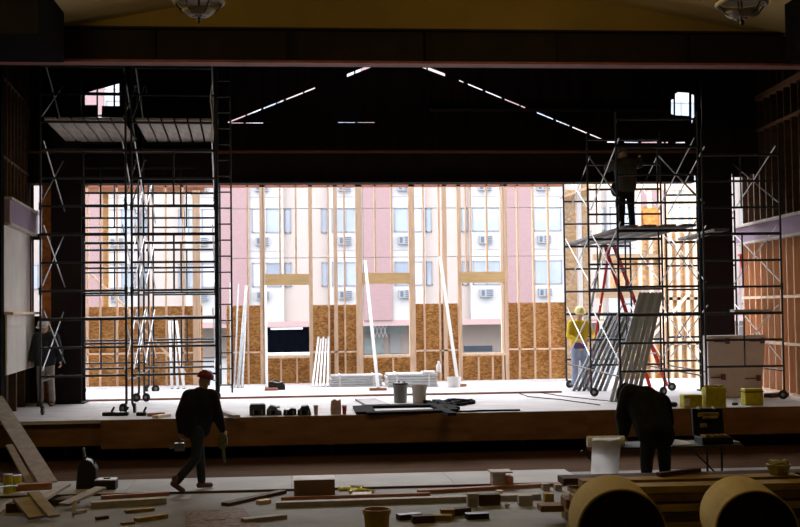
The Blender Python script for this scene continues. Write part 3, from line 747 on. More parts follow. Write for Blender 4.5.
# 4 man on the scaffold, back to the camera, arms up
gsh = mat('grey_shirt', (.075, .07, .07), .9, vary=.15, scale=5); dkt = mat('black_trousers', (.016, .016, .02), .9, vary=.3)
P4 = dict(stand, elL=(-.34, .16, 1.33), elR=(.36, .14, 1.42), wrL=(-.22, .36, 1.47), wrR=(.46, .30, 1.55), head=(.0, .14, 1.60), shL=(-.19, .03, 1.42), shR=(.19, .03, 1.42), knL=(-.10, .05, .50), anL=(-.12, -.02, .085))
pf = D(627, 238, 24.3); o4 = V((pf.x, pf.y, zb3 + .06))
t4_, G4 = person('man in grey shirt and dark trousers standing on scaffold boards with arms raised', o4, R(6), P4, (gsh, dkt, blk), mat('dark_hat', (.10, .09, .085), .5), .95, look=(0, 1, .1), coat=.035)
b = B(); ball(b, V(o4) + V((-.22, 0, .82)), .10, .07, .15); link('tool_bag', b, blk, t4_, smooth=True)
# 5 man bent over the table, back to the camera
plaid = mat('dark_plaid', (.010, .012, .012), .95, vary=.5, scale=9); 
P5 = dict(hipL=(-.10, 0, .90), hipR=(.10, 0, .90), knL=(-.12, .02, .48), knR=(.12, .02, .48), anL=(-.13, -.02, .085), anR=(.13, -.02, .085),
          shL=(-.20, .36, 1.38), shR=(.22, .36, 1.25), elL=(-.25, .44, 1.10), elR=(.31, .46, 1.0), wrL=(-.20, .62, .86), wrR=(.22, .68, .86), head=(-.10, .68, 1.345))
o5 = D(657, 505, 16.0); o5.z = 0
person('man in dark plaid jacket bent over the folding table, back turned', o5, R(4), P5, (plaid, jean, blk), mat('dark_cap', (.012, .012, .014), .8), 1.06, look=(0, .5, -1), coat=.062)

# ================================================================== THINGS ON THE DECK
def deckp(px, py): return Z(px, py, DECK)
def upp(px, py): return Z(px, py, DECK + .045)
def lean(name, label, cat, top, foot, y_foot, w, t, m, group=None, tube_r=None):
    """a length standing on the deck at pixel foot, leaning so that its top shows at pixel top on plane y_foot"""
    a = upp(*foot); c = Y(top[0], top[1], y_foot)
    b = B()
    if tube_r: tube(b, a, c, tube_r)
    else: bar(b, a + V((0, 0, .01)), c, w, t)
    return tag(link(name, b, m), label, cat, group)
lean('pipe', 'thin grey pipe leaning on back wall, nearest left scaffold', 'pipe', (230.8, 283), (231, 388), YB - .05, 0, 0, galv, 'pipes leaning on the back wall', .025)
lean('pipe', 'thin grey pipe leaning on back wall, second from left scaffold', 'pipe', (238.5, 284), (234.5, 388), YB - .05, 0, 0, galv, 'pipes leaning on the back wall', .022)
lean('pipe', 'thicker grey pipe leaning on back wall with hooked top', 'pipe', (246.5, 286), (238, 388), YB - .05, 0, 0, galv, 'pipes leaning on the back wall', .04)
lean('pipe', 'thicker grey pipe leaning on back wall left of first opening', 'pipe', (246, 300), (242, 388), YB - .05, 0, 0, galv, 'pipes leaning on the back wall', .035)
for i, (tx, fx_) in enumerate(((318.5, 312.5), (321, 316), (323.5, 319.8), (326, 323.6), (328.5, 327.5))):
    lean('steel_channel', ['pale channel in the bundle by first opening, far left', 'pale channel in the bundle by first opening, second from left', 'pale channel in the middle of the bundle by first opening', 'pale channel in the bundle by first opening, second from right', 'pale channel in the bundle by first opening, far right'][i], 'channel', (tx, 337 + i % 2 * 2), (fx_, 387.3 - i * .1), YB - .04, .045, .03, galv, 'pale channels leaning by the first opening')
for i, (tx, fx_) in enumerate(((169.5, 172), (173, 178), (176.5, 184))):
    lean('steel_channel', ['pale channel seen through left scaffold, leftmost of three', 'pale channel seen through left scaffold, middle of three', 'pale channel seen through left scaffold, rightmost of three'][i], 'channel', (tx, 321), (fx_, 389), YB - .04, .07, .035, galv, 'pale channels seen through the left scaffold')
# raking white props
for i, (a, c, lb) in enumerate((((365, 261), (378, 390.5), 'long white prop raking from back wall beside middle opening'), ((440, 257), (458, 386.5), 'long white prop raking from back wall right of middle opening'))):
    p0 = upp(*c); p1 = Y(a[0], a[1], YB - .05)
    t = thing('raking_prop', lb, 'prop', p0, 'white raking props')
    b = B(); bar(b, p0 + V((0, 0, .06)), p1, .075, .05); link('pole', b, white, t)
    b = B(); bx(b, p0 + V((-.2, -.06, 0)), p0 + V((.2, .06, .06))); link('foot_block', b, woodr, t)
p0 = upp(267, 390.5); p1 = Y(265.5, 286, YB - .03)
t = thing('raking_prop', 'white upright prop at left jamb of first opening', 'prop', p0, 'white raking props')
b = B(); bar(b, p0 + V((0, 0, .06)), p1, .06, .05); link('pole', b, white, t)
b = B(); bx(b, p0 + V((-.05, -.08, 0)), p0 + V((.25, .04, .06))); link('foot_block', b, woodr, t)

# wrapped stacks against the back wall
def wrapped(label, px0, px1, ybot, ytop, dep, m=wrap):
    a, c = upp(px0, ybot), upp(px1, ybot); ht = (ybot - ytop) * a.y / F
    t = thing('wrapped_stack', label, 'stack', (a + c) / 2, 'wrapped stacks of sheets by the back wall')
    n = 5
    for i in range(n):
        b = B(); j = random.uniform(-.03, .03); bx(b, (a.x + j, a.y, a.z + ht * i / n), (c.x + j, a.y + dep, a.z + ht * (i + .86) / n)); link('sheet', b, m, t, bevel=.012)
    b = B(); bx(b, (a.x + .2, a.y - .008, a.z), (a.x + .24, a.y + dep + .008, a.z + ht + .01)); bx(b, (c.x - .24, a.y - .008, a.z), (c.x - .2, a.y + dep + .008, a.z + ht + .01)); link('strap', b, white, t)
    return t
wrapped('low plastic wrapped stack left of the long white prop by back wall', 331, 384, 387, 375.5, .8)
wrapped('plastic wrapped stack behind the two buckets by back wall', 388, 440, 387.5, 374, .9)
p = upp(429, 381); zt2 = upp(429, 387.5).z + (387.5 - 374) * upp(429, 387.5).y / F
b = B(); lathe(b, (p.x, upp(429, 387.5).y + .45, zt2 + .012), [(.055, 0), (.06, .02), (.06, .17), (.03, .22), (.025, .27)], 14); tag(link('bottle', b, white, smooth=True), 'white bottle standing on the wrapped stack', 'bottle')
b = B(); py_ = upp(429, 387.5).y + .3; bx(b, (p.x - .42, py_, zt2 + .012), (p.x - .1, py_ + .3, zt2 + .05)); tag(link('pad', b, cloth), 'small pale pad lying on the wrapped stack left of bottle', 'pad')

def bucket(label, px, ybot, wpx, hpx, m, zf=DECK, lid=False, group=None, name='bucket'):
    c = Z(px, ybot, zf); s = F / (c - CAM).dot(f0); r = wpx / 2 / s; h = hpx / s
    t = thing(name, label, 'bucket', c, group)
    b = B(); lathe(b, c, [(r * .86, 0), (r * .88, .01), (r * .98, h * .9), (r * 1.03, h * .9), (r * 1.03, h), (r * .95, h), (r * .84, .03)], 24); link('pail', b, m, t, smooth=False)
    b = B(); n = 10; pts = [c + V((math.cos(math.pi * k / n) * r * 1.04, -r * .5 * math.sin(math.pi * k / n), h * .9 - .35 * h * math.sin(math.pi * k / n))) for k in range(n + 1)]; path(b, pts, .006); link('handle', b, galv, t)
    if lid:
        b = B(); lathe(b, c + V((0, 0, h)), [(r * 1.05, -.02), (r * 1.05, .015), (r * .3, .02)], 24); link('lid', b, blk, t)
        b = B(); tube(b, c + V((-.2 * r, 0, h + .02)), c + V((-.2 * r, 0, h + .05)), .02); tube(b, c + V((.5 * r, 0, h + .02)), c + V((.5 * r, 0, h + .04)), .03); link('cap', b, blk, t)
    return t
bucket('dark grey lidded bucket on deck, left of the pair behind the flat frame', 400.5, 402.5, 14.5, 19, bucketg, lid=True, group='buckets on the deck')
bucket('pale bucket on deck, right of the pair behind the flat frame', 419.5, 403, 15, 18.5, bucketw, group='buckets on the deck')
bucket('white bucket by back wall at foot of right white prop', 454, 387, 14, 10, white, zf=DECK + .045, group='buckets on the deck')

# black bag by the first opening
def bag(name, label, px0, px1, ybot, hpx, m, zf=DECK, group=None, cat='bag', handle=True):
    a, c = Z(px0, ybot, zf), Z(px1, ybot, zf); s = F / (a - CAM).dot(f0); h = hpx / s; w = (c - a).length; mid = (a + c) / 2
    t = thing(name, label, cat, mid, group)
    b = B(); pr = [(-.5, 0), (.5, 0), (.48, .45), (.36, .78), (.1, .72), (-.2, .85), (-.42, .7)]
    prism(b, [mid + V((x_ * w, 0, z_ * h)) for x_, z_ in pr], (0, .28, 0)); link('bag_body', b, m, t, bevel=.012)
    b = B(); bx(b, mid + V((-.3 * w, -.03, .12 * h)), mid + V((.25 * w, .0, .5 * h))); link('pocket', b, blk, t, bevel=.01)
    if handle:
        b = B(); n = 8; path(b, [mid + V((math.cos(math.pi * k / n) * w * .25, .12, h * .6 + math.sin(math.pi * k / n) * h * .3)) for k in range(n + 1)], .012); link('handle', b, blk, t)
    return t
bag('tool_bag', 'black tool bag on upper deck below the first opening', 265, 285, 390, 10, blk, zf=DECK + .045)
tb = [(249.5, 265.5, 'square dark tool bag, leftmost on the stage edge', mat('dark_canvas', (.05, .055, .06), .8, vary=.3), 11), (266.5, 282, 'grey blue tool bag, second on the stage edge', mat('blue_canvas', (.13, .16, .22), .8, vary=.4, scale=12), 10.5), (283, 296.5, 'black tool bag, third on the stage edge', blk, 10), (297.5, 311.5, 'dark tool bag nearest the paper cups on stage edge', mat('dark_canvas2', (.035, .04, .045), .8, vary=.3), 10)]
prof = [((-.5, 0), (.5, 0), (.49, .9), (.40, 1.0), (-.44, 1.0), (-.5, .85)), ((-.5, 0), (.5, 0), (.46, .35), (.2, .5), (.05, .85), (-.25, .95), (-.5, .5)), ((-.5, 0), (.5, 0), (.5, .6), (.15, .75), (-.1, .55), (-.45, .6)), ((-.5, 0), (.5, 0), (.42, .55), (.28, .95), (-.2, .9), (-.3, .6), (-.5, .5))]
for n_, (a_, c_, lb, m_, h_) in enumerate(tb):
    A, C_ = deckp(a_, 415.4), deckp(c_, 415.4); sc_ = F / (A - CAM).dot(f0); h = h_ / sc_; w_ = C_.x - A.x; mid = (A + C_) / 2
    t = thing('tool_bag', lb, 'bag', mid, 'tool bags along the stage edge')
    b = B(); prism(b, [mid + V((x_ * w_, 0, z_ * h)) for x_, z_ in prof[n_]], (0, .26, 0)); link('bag_body', b, m_, t, bevel=.015)
    b = B(); bx(b, mid + V((-.34 * w_, -.03, .1 * h)), mid + V((.05 * w_, 0, .45 * h))); link('pocket', b, blkm, t, bevel=.008)
    for e in (-.25, .28):
        b = B(); bx(b, mid + V((e * w_ - .012, -.032, .02)), mid + V((e * w_ + .012, -.0, h * .48))); link('strap', b, mat('grey_strap', (.22, .24, .28), .8), t)
    if n_ in (1, 3):
        b = B(); tube(b, mid + V((-.2 * w_, .1, h * .7)), mid + V((.35 * w_, .08, h * .75)), .022); link('tool', b, mat('pale_tool', (.45, .48, .55), .4), t)
def cup(label, px, ybot, wpx, hpx, m, name='cup'):
    c = deckp(px, ybot); s = F / (c - CAM).dot(f0); r = wpx / 2 / s; h = hpx / s
    t = thing(name, label, 'cup', c, 'cups on the stage edge')
    b = B(); lathe(b, c, [(r * .75, 0), (r, h), (r * .93, h), (r * .7, .015)], 18); link('cup_body', b, m, t)
    b = B(); lathe(b, c + V((0, 0, h)), [(r * 1.05, -.012), (r * 1.07, .008), (r * .9, .014)], 18); link('rim', b, cloth, t)
cup('brown paper cup on stage edge right of the tool bags', 316, 414.8, 4.6, 9, cupm)
cup('red cup on stage edge beside the crumpled paper sack', 344.5, 414.4, 4.8, 8.5, cupr)
a = deckp(336, 414.3); s = F / (a - CAM).dot(f0); b = B(); w = 10.5 / s / 2; h = 15 / s
pr = [(-w, 0), (w, 0), (w * 1.02, h * .5), (w * .95, h), (w * .3, h * .9), (-w * .2, h * 1.02), (-w * .9, h * .88), (-w * 1.03, h * .4)]
prism(b, [a + V((x_, 0, z_)) for x_, z_ in pr], (0, .12, 0)); tag(link('paper_sack', b, bagm, bevel=.012), 'crumpled pinkish paper sack between the two cups', 'sack')

# flat black frames on the deck
def quadframe(name, label, corners, wd, t, m, inner=None):
    pts = [deckp(*c) for c in corners]; th = thing(name, label, 'frame', sum(pts, V((0, 0, 0))) / 4)
    for i in range(4):
        b = B(); bar(b, pts[i] + V((0, 0, t / 2 + .002 * (i % 2))), pts[(i + 1) % 4] + V((0, 0, t / 2 + .002 * (i % 2))), wd, t, (pts[(i + 1) % 4] - pts[i]).cross(V((0, 0, 1)))); link('rail', b, m, th)
    return th
quadframe('frame_assembly', 'black rectangular frame lying flat at the stage edge', [(366, 414.5), (449, 412), (438, 406.5), (362, 408)], .36, .05, blkm)
c4 = [deckp(355, 400.5), deckp(375, 400), deckp(390, 406), deckp(366, 406.5)]
b = B(); prism(b, c4, (0, 0, .04)); tag(link('flat_sheet', b, mat('panel_dark', (.06, .05, .07), .5, vary=.2)), 'dark flat sheet lying on deck left of the two buckets', 'sheet')
for i, (a_, c_, lb) in enumerate((((430, 405), (452, 416), 'thick black strip lying skewed at right end of flat frame'), ((436, 402), (456, 410), 'black strip lying across the cables right of buckets'))):
    b = B(); A, C_ = deckp(*a_), deckp(*c_); bar(b, A + V((0, 0, .03)), C_ + V((0, 0, .03)), .16, .05, (C_ - A).cross(V((0, 0, 1)))); tag(link('black_strip', b, blkm), lb, 'strip')
def cable(label, pts, r, m, zf=DECK, name='cable', wob=0.02):
    b = B(); P = []
    for (p, q) in zip(pts, pts[1:]):
        for k in range(5):
            P.append(Z(p[0] + (q[0] - p[0]) * k / 5, p[1] + (q[1] - p[1]) * k / 5, zf) + V((random.uniform(-wob, wob), random.uniform(-wob, wob), r)))
    P.append(Z(pts[-1][0], pts[-1][1], zf) + V((0, 0, r))); path(b, P, r); return tag(link(name, b, m), label, 'cable')
cable('tangle of black cables on deck right of the buckets', [(428, 403), (446, 407), (470, 402), (452, 404), (440, 410), (462, 405), (477, 404), (458, 401), (436, 406)], .035, blkm, wob=.12)
cable('thin cable curving over deck from right scaffold', [(515, 392), (528, 397), (560, 400), (600, 405.5)], .010, blkm)
cable('thin upper cable lying on deck before the leaning studs', [(535, 392), (560, 396), (600, 400.5), (618, 402)], .009, blkm)
cable('cord hanging down from sill of right opening to deck', [(498, 359), (504, 372), (511, 384)], .012, woodp) if False else None
cable('black cable along stage edge right of flat frame', [(455, 412.6), (485, 411.6), (520, 411)], .018, blkm)
b = B(); A, C_ = deckp(213, 411), deckp(237, 418.5); bar(b, A + V((0, 0, .03)), C_ + V((0, 0, .03)), .12, .06, (C_ - A).cross(V((0, 0, 1)))); tag(link('timber_offcut', b, woodx), 'grey timber length lying on deck right of the walking man', 'timber')
pp = [D(211.5, 66 + k * 9, 22.3) + V((.02 * math.sin(k * 1.3), 0, 0)) for k in range(9)]
b = B(); path(b, pp, .012); tag(link('hanging_cable', b, white), 'pale cable dangling from above beside right end of the left scaffold', 'cable')
# clutter at the stage edge under the left scaffold
for px, lb, w in ((108, 'dark hand tool on stage edge, leftmost under scaffold', .22), (121, 'dark tool case on stage edge before the scaffold caster', .26), (141, 'dark clamp on stage edge right of scaffold legs', .18)):
    a = deckp(px, 416); t = thing('hand_tool', lb, 'tool', a, 'tools on the stage edge under the scaffold')
    b = B(); bx(b, a + V((-w / 2, 0, 0)), a + V((w / 2, .14, .07))); link('tool_body', b, blk, t, bevel=.015)
    b = B(); tube(b, a + V((w * .2, .07, .05)), a + V((w * .5, .04, .16)), .02); link('grip', b, blk, t)
b = B(); A, C_ = deckp(148, 416.5), deckp(164, 415.5); bar(b, A + V((0, 0, .03)), C_ + V((0, 0, .03)), .1, .06, (0, 1, 0)); tag(link('timber_offcut', b, woodr), 'reddish offcut on stage edge behind the walking man', 'timber')
b = B(); A, C_ = deckp(155, 418.3), deckp(168, 416.5); bar(b, A + V((0, 0, .025)), C_ + V((0, 0, .025)), .14, .05, (0, 1, 0)); tag(link('timber_offcut', b, woodp), 'pale offcut on stage edge at walking man\'s back', 'timber')
# low rubble by the left worker's feet
a = deckp(31, 401); b = B(); bx(b, a + V((-.2, 0, 0)), a + V((.22, .25, .14))); tag(link('block', b, woodx, bevel=.02), 'grey block on deck left of the man in white hat', 'block')
a = deckp(78, 402); b = B(); bx(b, a + V((-.25, 0, 0)), a + V((.1, .3, .16))); tag(link('crate', b, mat('dark_crate', (.10, .08, .03), .8, vary=.4), bevel=.02), 'small dark crate at foot of left column', 'crate')

# leaning steel studs on the right (C channels)
def channel(label, top, foot, dep_top, w, flange, m, group, away=False):
    a = deckp(*foot); c = D(top[0], top[1], dep_top)
    d = (c - a).normalized(); s = V((1, 0, 0)); s = (s - d * s.dot(d)).normalized(); n = d.cross(s)
    if (n.y > 0) != away: n = -n
    th = .012; b = B()
    bar(b, a, c, w, th, s)
    for e in (-1, 1):
        o_ = s * (e * (w / 2)) + n * (flange / 2); bar(b, a + o_, c + o_, th, flange, s)
    return tag(link('steel_stud', b, m), label, 'stud', group)
order = ['leftmost', 'second from left', 'third from left', 'fourth from left', 'fifth from left', 'sixth from left', 'rightmost']
near_ = [((641 + 4.1 * i, 292.5), (611 + 5.2 * i, 399)) for i in range(6)]
for i, (tp, ft) in enumerate(near_):
    channel('steel stud in the tall right bundle leaning on scaffold, ' + (order[i] if i < 5 else 'rightmost'), tp, (ft[0], ft[1] + 3), 25.0, .066, .05, mat('steel_stud_mid', (.48, .53, .58), .5, metal=.1) if i % 2 else mat('steel_stud_pale', (.66, .72, .78), .5, metal=.1),  'tall bundle of leaning steel studs', True)
far_ = [((609 + 3.9 * i, 313 + .8 * i), (573 + 5.2 * i, 392)) for i in range(7)]
for i, (tp, ft) in enumerate(far_):
    channel('steel stud in the lower left bundle by the yellow-shirted man, ' + order[i], tp, (ft[0], ft[1] - 1), 27.8, .06, .07, stud if i % 3 else mat('steel_stud_pale', (.66, .72, .78), .5, metal=.1), 'lower bundle of leaning steel studs')

# stepladders
def stepladder(label, topL, topR, footF, footB, dep, wpx=0, steps=9):
    """topL/topR pixels of the cap ends; footF: two pixels of the front feet; footB: two of the rear feet"""
    fa_ = [upp(*p) if False else deckp(*p) for p in footF]; ra = [deckp(*p) for p in footB]
    tp = [D(*topL, dep), D(*topR, dep)]
    t = thing('stepladder', label, 'ladder', sum(fa_, V((0, 0, 0))) / 2, 'red stepladders on the stage')
    for i in range(2):
        b = B(); bar(b, fa_[i], tp[i], .085, .03, (1, 0, 0)); link('rail', b, red, t)
        b = B(); bar(b, ra[i], tp[i], .06, .03, (1, 0, 0)); link('rear_leg', b, red if i else galv, t)
    for k in range(1, steps):
        f = k / steps; b = B(); bar(b, fa_[0].lerp(tp[0], f), fa_[1].lerp(tp[1], f), .09, .03, (0, 1, 0)); link('step', b, alum, t)
    for k in (2, 5):
        f = k / steps; b = B(); bar(b, ra[0].lerp(tp[0], f), ra[1].lerp(tp[1], f), .03, .02, (0, 0, 1)); link('rear_brace', b, alum, t)
    b = B(); bar(b, tp[0] + V((-.05, 0, 0)), tp[1] + V((.05, 0, 0)), .22, .05, (0, 1, 0)); link('top_cap', b, red, t)
    for i in range(2):
        b = B(); bar(b, fa_[i].lerp(tp[i], .45), ra[i].lerp(tp[i], .45), .02, .01, (0, 0, 1)); link('spreader', b, alum, t)
stepladder('tall red stepladder standing inside the right scaffold under the boards', (603, 239), (611, 238.5), ((650, 387), (667, 386)), ((577, 387), (588, 385.5)), 29.0)
stepladder('red stepladder behind the white panel at the right wall', (741, 255), (747, 254), ((763, 383), (779, 384)), ((735, 380), (748, 380)), 28.6, steps=8)

# white crate panel with clamps
cA, cB = deckp(709.5, 398), deckp(762, 396.5)
s = F / (cA - CAM).dot(f0); hh = 62 / s
t = thing('white_panel', 'large white plywood panel with four dark clamps below right scaffold', 'panel', (cA + cB) / 2)
b = B(); prism(b, [cA, cB, cB + V((.1, .0, hh)), cA + V((-.02, .0, hh))], (0, .35, 0)); link('panel_board', b, mat('panel_white', (.72, .66, .60), .75, vary=.08, scale=3), t, bevel=.01)
for px, py in ((722, 341.5), (757, 341), (718, 377.5), (753, 378.5)):
    p = Y(px, py, cA.y - .03); b = B(); bx(b, p + V((-.16, -.02, -.012)), p + V((.12, .03, .012))); bx(b, p + V((.08, -.05, -.05)), p + V((.15, .03, .07))); link('clamp', b, mat('clamp', (.18, .06, .05), .6), t)

# yellow boxes at the right of the deck
def crate(label, px0, px1, ybot, hpx, m, name='yellow_case', lidm=None, knobs=0):
    a, c = deckp(px0, ybot), deckp(px1, ybot); s = F / (a - CAM).dot(f0); h = hpx / s
    t = thing(name, label, 'box', (a + c) / 2, 'yellow boxes on the stage edge')
    b = B(); bx(b, a, (c.x, a.y + .25, a.z + h)); link('box_body', b, m, t, bevel=.015)
    b = B(); bx(b, (a.x - .01, a.y - .012, a.z + h * .78), (c.x + .01, a.y + .26, a.z + h * .84)); link('rim', b, lidm or m, t)
    for k in range(knobs):
        x_ = a.x + (c.x - a.x) * (k + .5) / knobs; b = B(); lathe(b, (x_, a.y + .12, a.z + h), [(.045, 0), (.05, .03), (.03, .05)], 12); link('knob', b, m, t)
    return a, c, h
crate('yellow case with pale label, left of the yellow row on stage edge', 684, 704, 408, 13, yel)
a = deckp(684.5, 408); b = B(); bx(b, a + V((.0, -.02, .04)), a + V((.10, -.014, .18))); 
o = link('box_label', b, paper, bpy.data.objects['yellow_case']); o['label'] = 'pale paper label'
crate('tall yellow crate in the middle of the yellow row on stage edge', 706.5, 728.5, 407.5, 19.5, yel, 'yellow_crate', knobs=4)
crate('yellow crate at right of the row, under right scaffold caster', 745.5, 765.5, 405.5, 16.5, yel, 'yellow_crate', wooddk)
a = deckp(672, 407); b = B(); bx(b, a + V((-.2, 0, 0)), a + V((.12, .2, .09))); tag(link('dark_sack', b, blk, bevel=.035), 'low dark sack on stage edge right of bending man', 'sack')
a = deckp(735, 405); b = B(); lathe(b, a, [(.05, 0), (.06, .01), (.06, .04), (.03, .05)], 14); tag(link('tape_roll', b, blk), 'small dark roll between the yellow crates', 'roll')
b = B(); A, C_ = deckp(768, 397.5), deckp(785, 396); bar(b, A + V((0, 0, .04)), C_ + V((0, 0, .04)), .2, .08, (0, 1, 0)); tag(link('timber_offcut', b, wooddk), 'dark timber on deck at right edge of the photo', 'timber')

# ================================================================== TABLE AND WHAT LIES ON IT
tz = .76
tA = D(600, 450, 16.2); tB_ = D(748, 446, 16.2)
t = thing('folding_table', 'dark folding table with thin legs in front of the stage', 'table', ((tA.x + tB_.x) / 2, tA.y, 0))
ty0, ty1 = tA.y - .05, tA.y + .65
b = B(); bx(b, (tA.x, ty0, tz - .03), (tB_.x, ty1, tz)); link('tabletop', b, mat('table_dark', (.05, .045, .045), .5, vary=.2), t, bevel=.008)
for x_ in (tA.x + .18, tB_.x - .3):
    for y_ in (ty0 + .06, ty1 - .06):
        b = B(); tube(b, (x_, y_, 0), (x_, y_, tz - .03), .016); link('leg', b, blk, t)
    b = B(); tube(b, (x_, ty0 + .06, .12), (x_, ty1 - .06, .12), .012); link('crossbar', b, blk, t)
    sg = 1 if x_ < 3.5 else -1
    b = B(); tube(b, (x_, ty0 + .1, .30), (x_ + sg * .42, ty0 + .1, tz - .04), .012); link('strut', b, blk, t)
# open tool case
cx = D(720, 440, 16.3); cw = .44
t = thing('tool_case', 'open black tool case with yellow tools in lid on the table', 'case', (cx.x, ty0 + .2, tz))
b = B(); bx(b, (cx.x - cw / 2, ty0 + .08, tz), (cx.x + cw / 2, ty0 + .42, tz + .10)); link('tray', b, blk, t, bevel=.012)
b = B(); prism(b, [(cx.x - cw / 2, ty0 + .42, tz + .09), (cx.x + cw / 2, ty0 + .42, tz + .09), (cx.x + cw / 2, ty0 + .47, tz + .46), (cx.x - cw / 2, ty0 + .47, tz + .46)], (0, .07, .0)); link('lid', b, blk, t, bevel=.01)
toolm = mat('brass_tool', (.38, .28, .08), .5, vary=.4, scale=20)
for (dx, dz, w, h) in ((0.0, .38, .30, .06), (.02, .34, .22, .04), (-.08, .23, .10, .06)):
    b = B(); yb_ = ty0 + .42 + (dz - .1) / 8 - .02; bx(b, (cx.x + dx - w / 2, yb_ - .015, tz + dz - h / 2), (cx.x + dx + w / 2, yb_ + .015, tz + dz + h / 2)); link('tool', b, toolm, t, bevel=.012)
for k in range(4):
    b = B(); x_ = cx.x - cw / 2 + .05 + k * .09; bx(b, (x_, ty0 + .1, tz + .09), (x_ + .06, ty0 + .3, tz + .125)); link('tool', b, toolm, t)
for e in (-.12, .1):
    b = B(); bx(b, (cx.x + e - .015, ty0 + .45, tz + .45), (cx.x + e + .015, ty0 + .55, tz + .48)); link('latch', b, galv, t)
# papers
b = B(); x_ = D(686, 447, 16.2).x; pts = [V((x_ - .14, ty0 + .05, tz + .003)), V((x_ + .17, ty0 + .1, tz + .003)), V((x_ + .12, ty0 + .42, tz + .02)), V((x_ - .10, ty0 + .40, tz + .06))]; prism(b, pts, (0, 0, .01)); tag(link('paper_stack', b, paper), 'white papers on the table between bending man and tool case', 'paper')
b = B(); x_ = D(757, 447, 16.2).x; bx(b, (tB_.x - .16, ty0 + .1, tz), (tB_.x - .02, ty0 + .4, tz + .03)); tag(link('notebook', b, woodx), 'grey notebook at right end of the table', 'notebook')
# white sheet hanging over the left end with a roll along the edge
xl = D(592, 440, 16.2).x
t = thing('paper_roll', 'white paper roll at left end of table with sheet hanging down', 'roll', (xl + .2, ty0 + .2, tz))
b = B(); tube(b, V((tA.x - .16, ty0 + .12, tz + .078)), V((tA.x + .34, ty0 + .06, tz + .078)), .075, n=18); link('roll', b, cloth, t)
pt_ = bpy.data.materials.new('thin_paper'); pt_.use_nodes = True; n_ = pt_.node_tree; bs_ = n_.nodes['Principled BSDF']
bs_.inputs['Base Color'].default_value = (.86, .86, .86, 1); bs_.inputs['Roughness'].default_value = .9
tl_ = n_.nodes.new('ShaderNodeBsdfTranslucent'); tl_.inputs['Color'].default_value = (.9, .9, .9, 1); mxs = n_.nodes.new('ShaderNodeMixShader'); mxs.inputs[0].default_value = .85
n_.links.new(bs_.outputs[0], mxs.inputs[1]); n_.links.new(tl_.outputs[0], mxs.inputs[2]); n_.links.new(mxs.outputs[0], n_.nodes['Material Output'].inputs['Surface'])
b = B(); g0 = []
N, M_ = 10, 14
for i in range(N + 1):
    rowv = []
    for j in range(M_ + 1):
        f = j / M_; g_ = i / N
        rowv.append(b.verts.new((tA.x - .12 - .09 * f + g_ * (.40 - .05 * f), ty0 - .02 - .10 * math.sin(f * 2.2) + .02 * math.sin(g_ * 7 + f * 4), tz + .14 - f * (tz + .08))))
    g0.append(rowv)
for i in range(N):
    for j in range(M_): b.faces.new((g0[i][j], g0[i + 1][j], g0[i + 1][j + 1], g0[i][j + 1]))
link('hanging_sheet', b, pt_, t, smooth=True)

# ================================================================== FLOOR FOREGROUND
def fl(px, py, z=0): return Z(px, py, z)
# pale floor sheets: a row along the foot of the stage
yn = fl(330, 489.5).y; yf = fl(330, 475.5).y
xs = [-7.4, -4.95, -2.5, -.05, 2.4, 4.4]
for i in range(5):
    b = B(); bx(b, (xs[i] + .004, yn, 0.0), (xs[i + 1] - .004, yf, .012)); lb = ['pale floor sheet at far left beside the lumber heap', 'pale floor sheet under the walking man', 'pale floor sheet behind the brown box', 'pale floor sheet behind the small crate', 'pale floor sheet running under the folding table'][i]
    tag(link('floor_sheet', b, ply), lb, 'sheet', 'pale sheets laid on the floor')
b = B(); bx(b, (-7.4, yn - .05, 0), (4.2, yn - .01, .03)); tag(link('edge_strip', b, wooddk), 'thin dark strip along near edge of the pale floor sheets', 'strip')
def fboard(label, a, c, w, t, m, z=0, name='board', cat='board', group=None, za=None, zc=None):
    A = fl(*a, za if za is not None else z); C_ = fl(*c, zc if zc is not None else z); b = B(); dirn = (C_ - A); sd = V((-dirn.y, dirn.x, 0)).normalized()
    bar(b, A + V((0, 0, t / 2)), C_ + V((0, 0, t / 2)), w, t, sd); return tag(link(name, b, m, bevel=.004), label, cat, group)
fboard('long pale-topped timber lying in front of the brown box', (276, 507), (540, 498.5), .16, .07, woodx)
fboard('long thin reddish batten just behind the long pale timber', (281, 500.5), (430, 496), .07, .05, woodr)
fboard('long dark board on floor right of the brown box towards small crate', (418, 493.5), (590, 484), .12, .05, woodr)
fboard('dark skewed board with raised end left of the brown box', (225, 506), (283, 493), .14, .045, wooddk)
fboard('small timber offcut just under the skewed board', (258, 504), (269, 502.5), .12, .05, woodp)
fboard('flat dark block lying at bottom, left of the yellow bucket', (243, 522.5), (285, 518), .14, .05, woodx)
fboard('thin brown batten on floor below the walking man', (206, 521.5), (225, 520.5), .03, .02, woodr)
fboard('pale-topped beam on floor left of walking man\'s rear boot', (91, 507.5), (166, 503), .17, .08, woodx)
fboard('thin board behind the pale-topped beam on the left', (101, 499), (169, 495), .10, .05, woodr)
fboard('short yellowish block below the pale-topped beam', (125, 513), (154, 510.5), .09, .04, woody)
fboard('longer yellowish block nearest bottom edge on the left', (136, 522), (166, 517.5), .11, .05, woody)
fboard('tiny offcut left of the short yellowish blocks', (96, 520), (108, 518.5), .07, .04, wooddk)
fboard('tiny offcut at bottom edge between yellowish blocks', (121, 525), (134, 523.5), .07, .03, woody)
# rough square of chipboard on the floor
b = B(); q4 = [fl(185, 512, .0), fl(243, 509, .0), fl(262, 530, .0), fl(186, 532, .0)]; prism(b, q4, (0, 0, .012)); tag(link('chipboard_sheet', b, cell_mat('chipboard', (.16, .10, .08), (.36, .28, .24), 20)), 'speckled chipboard sheet flat on floor below walking man', 'sheet')
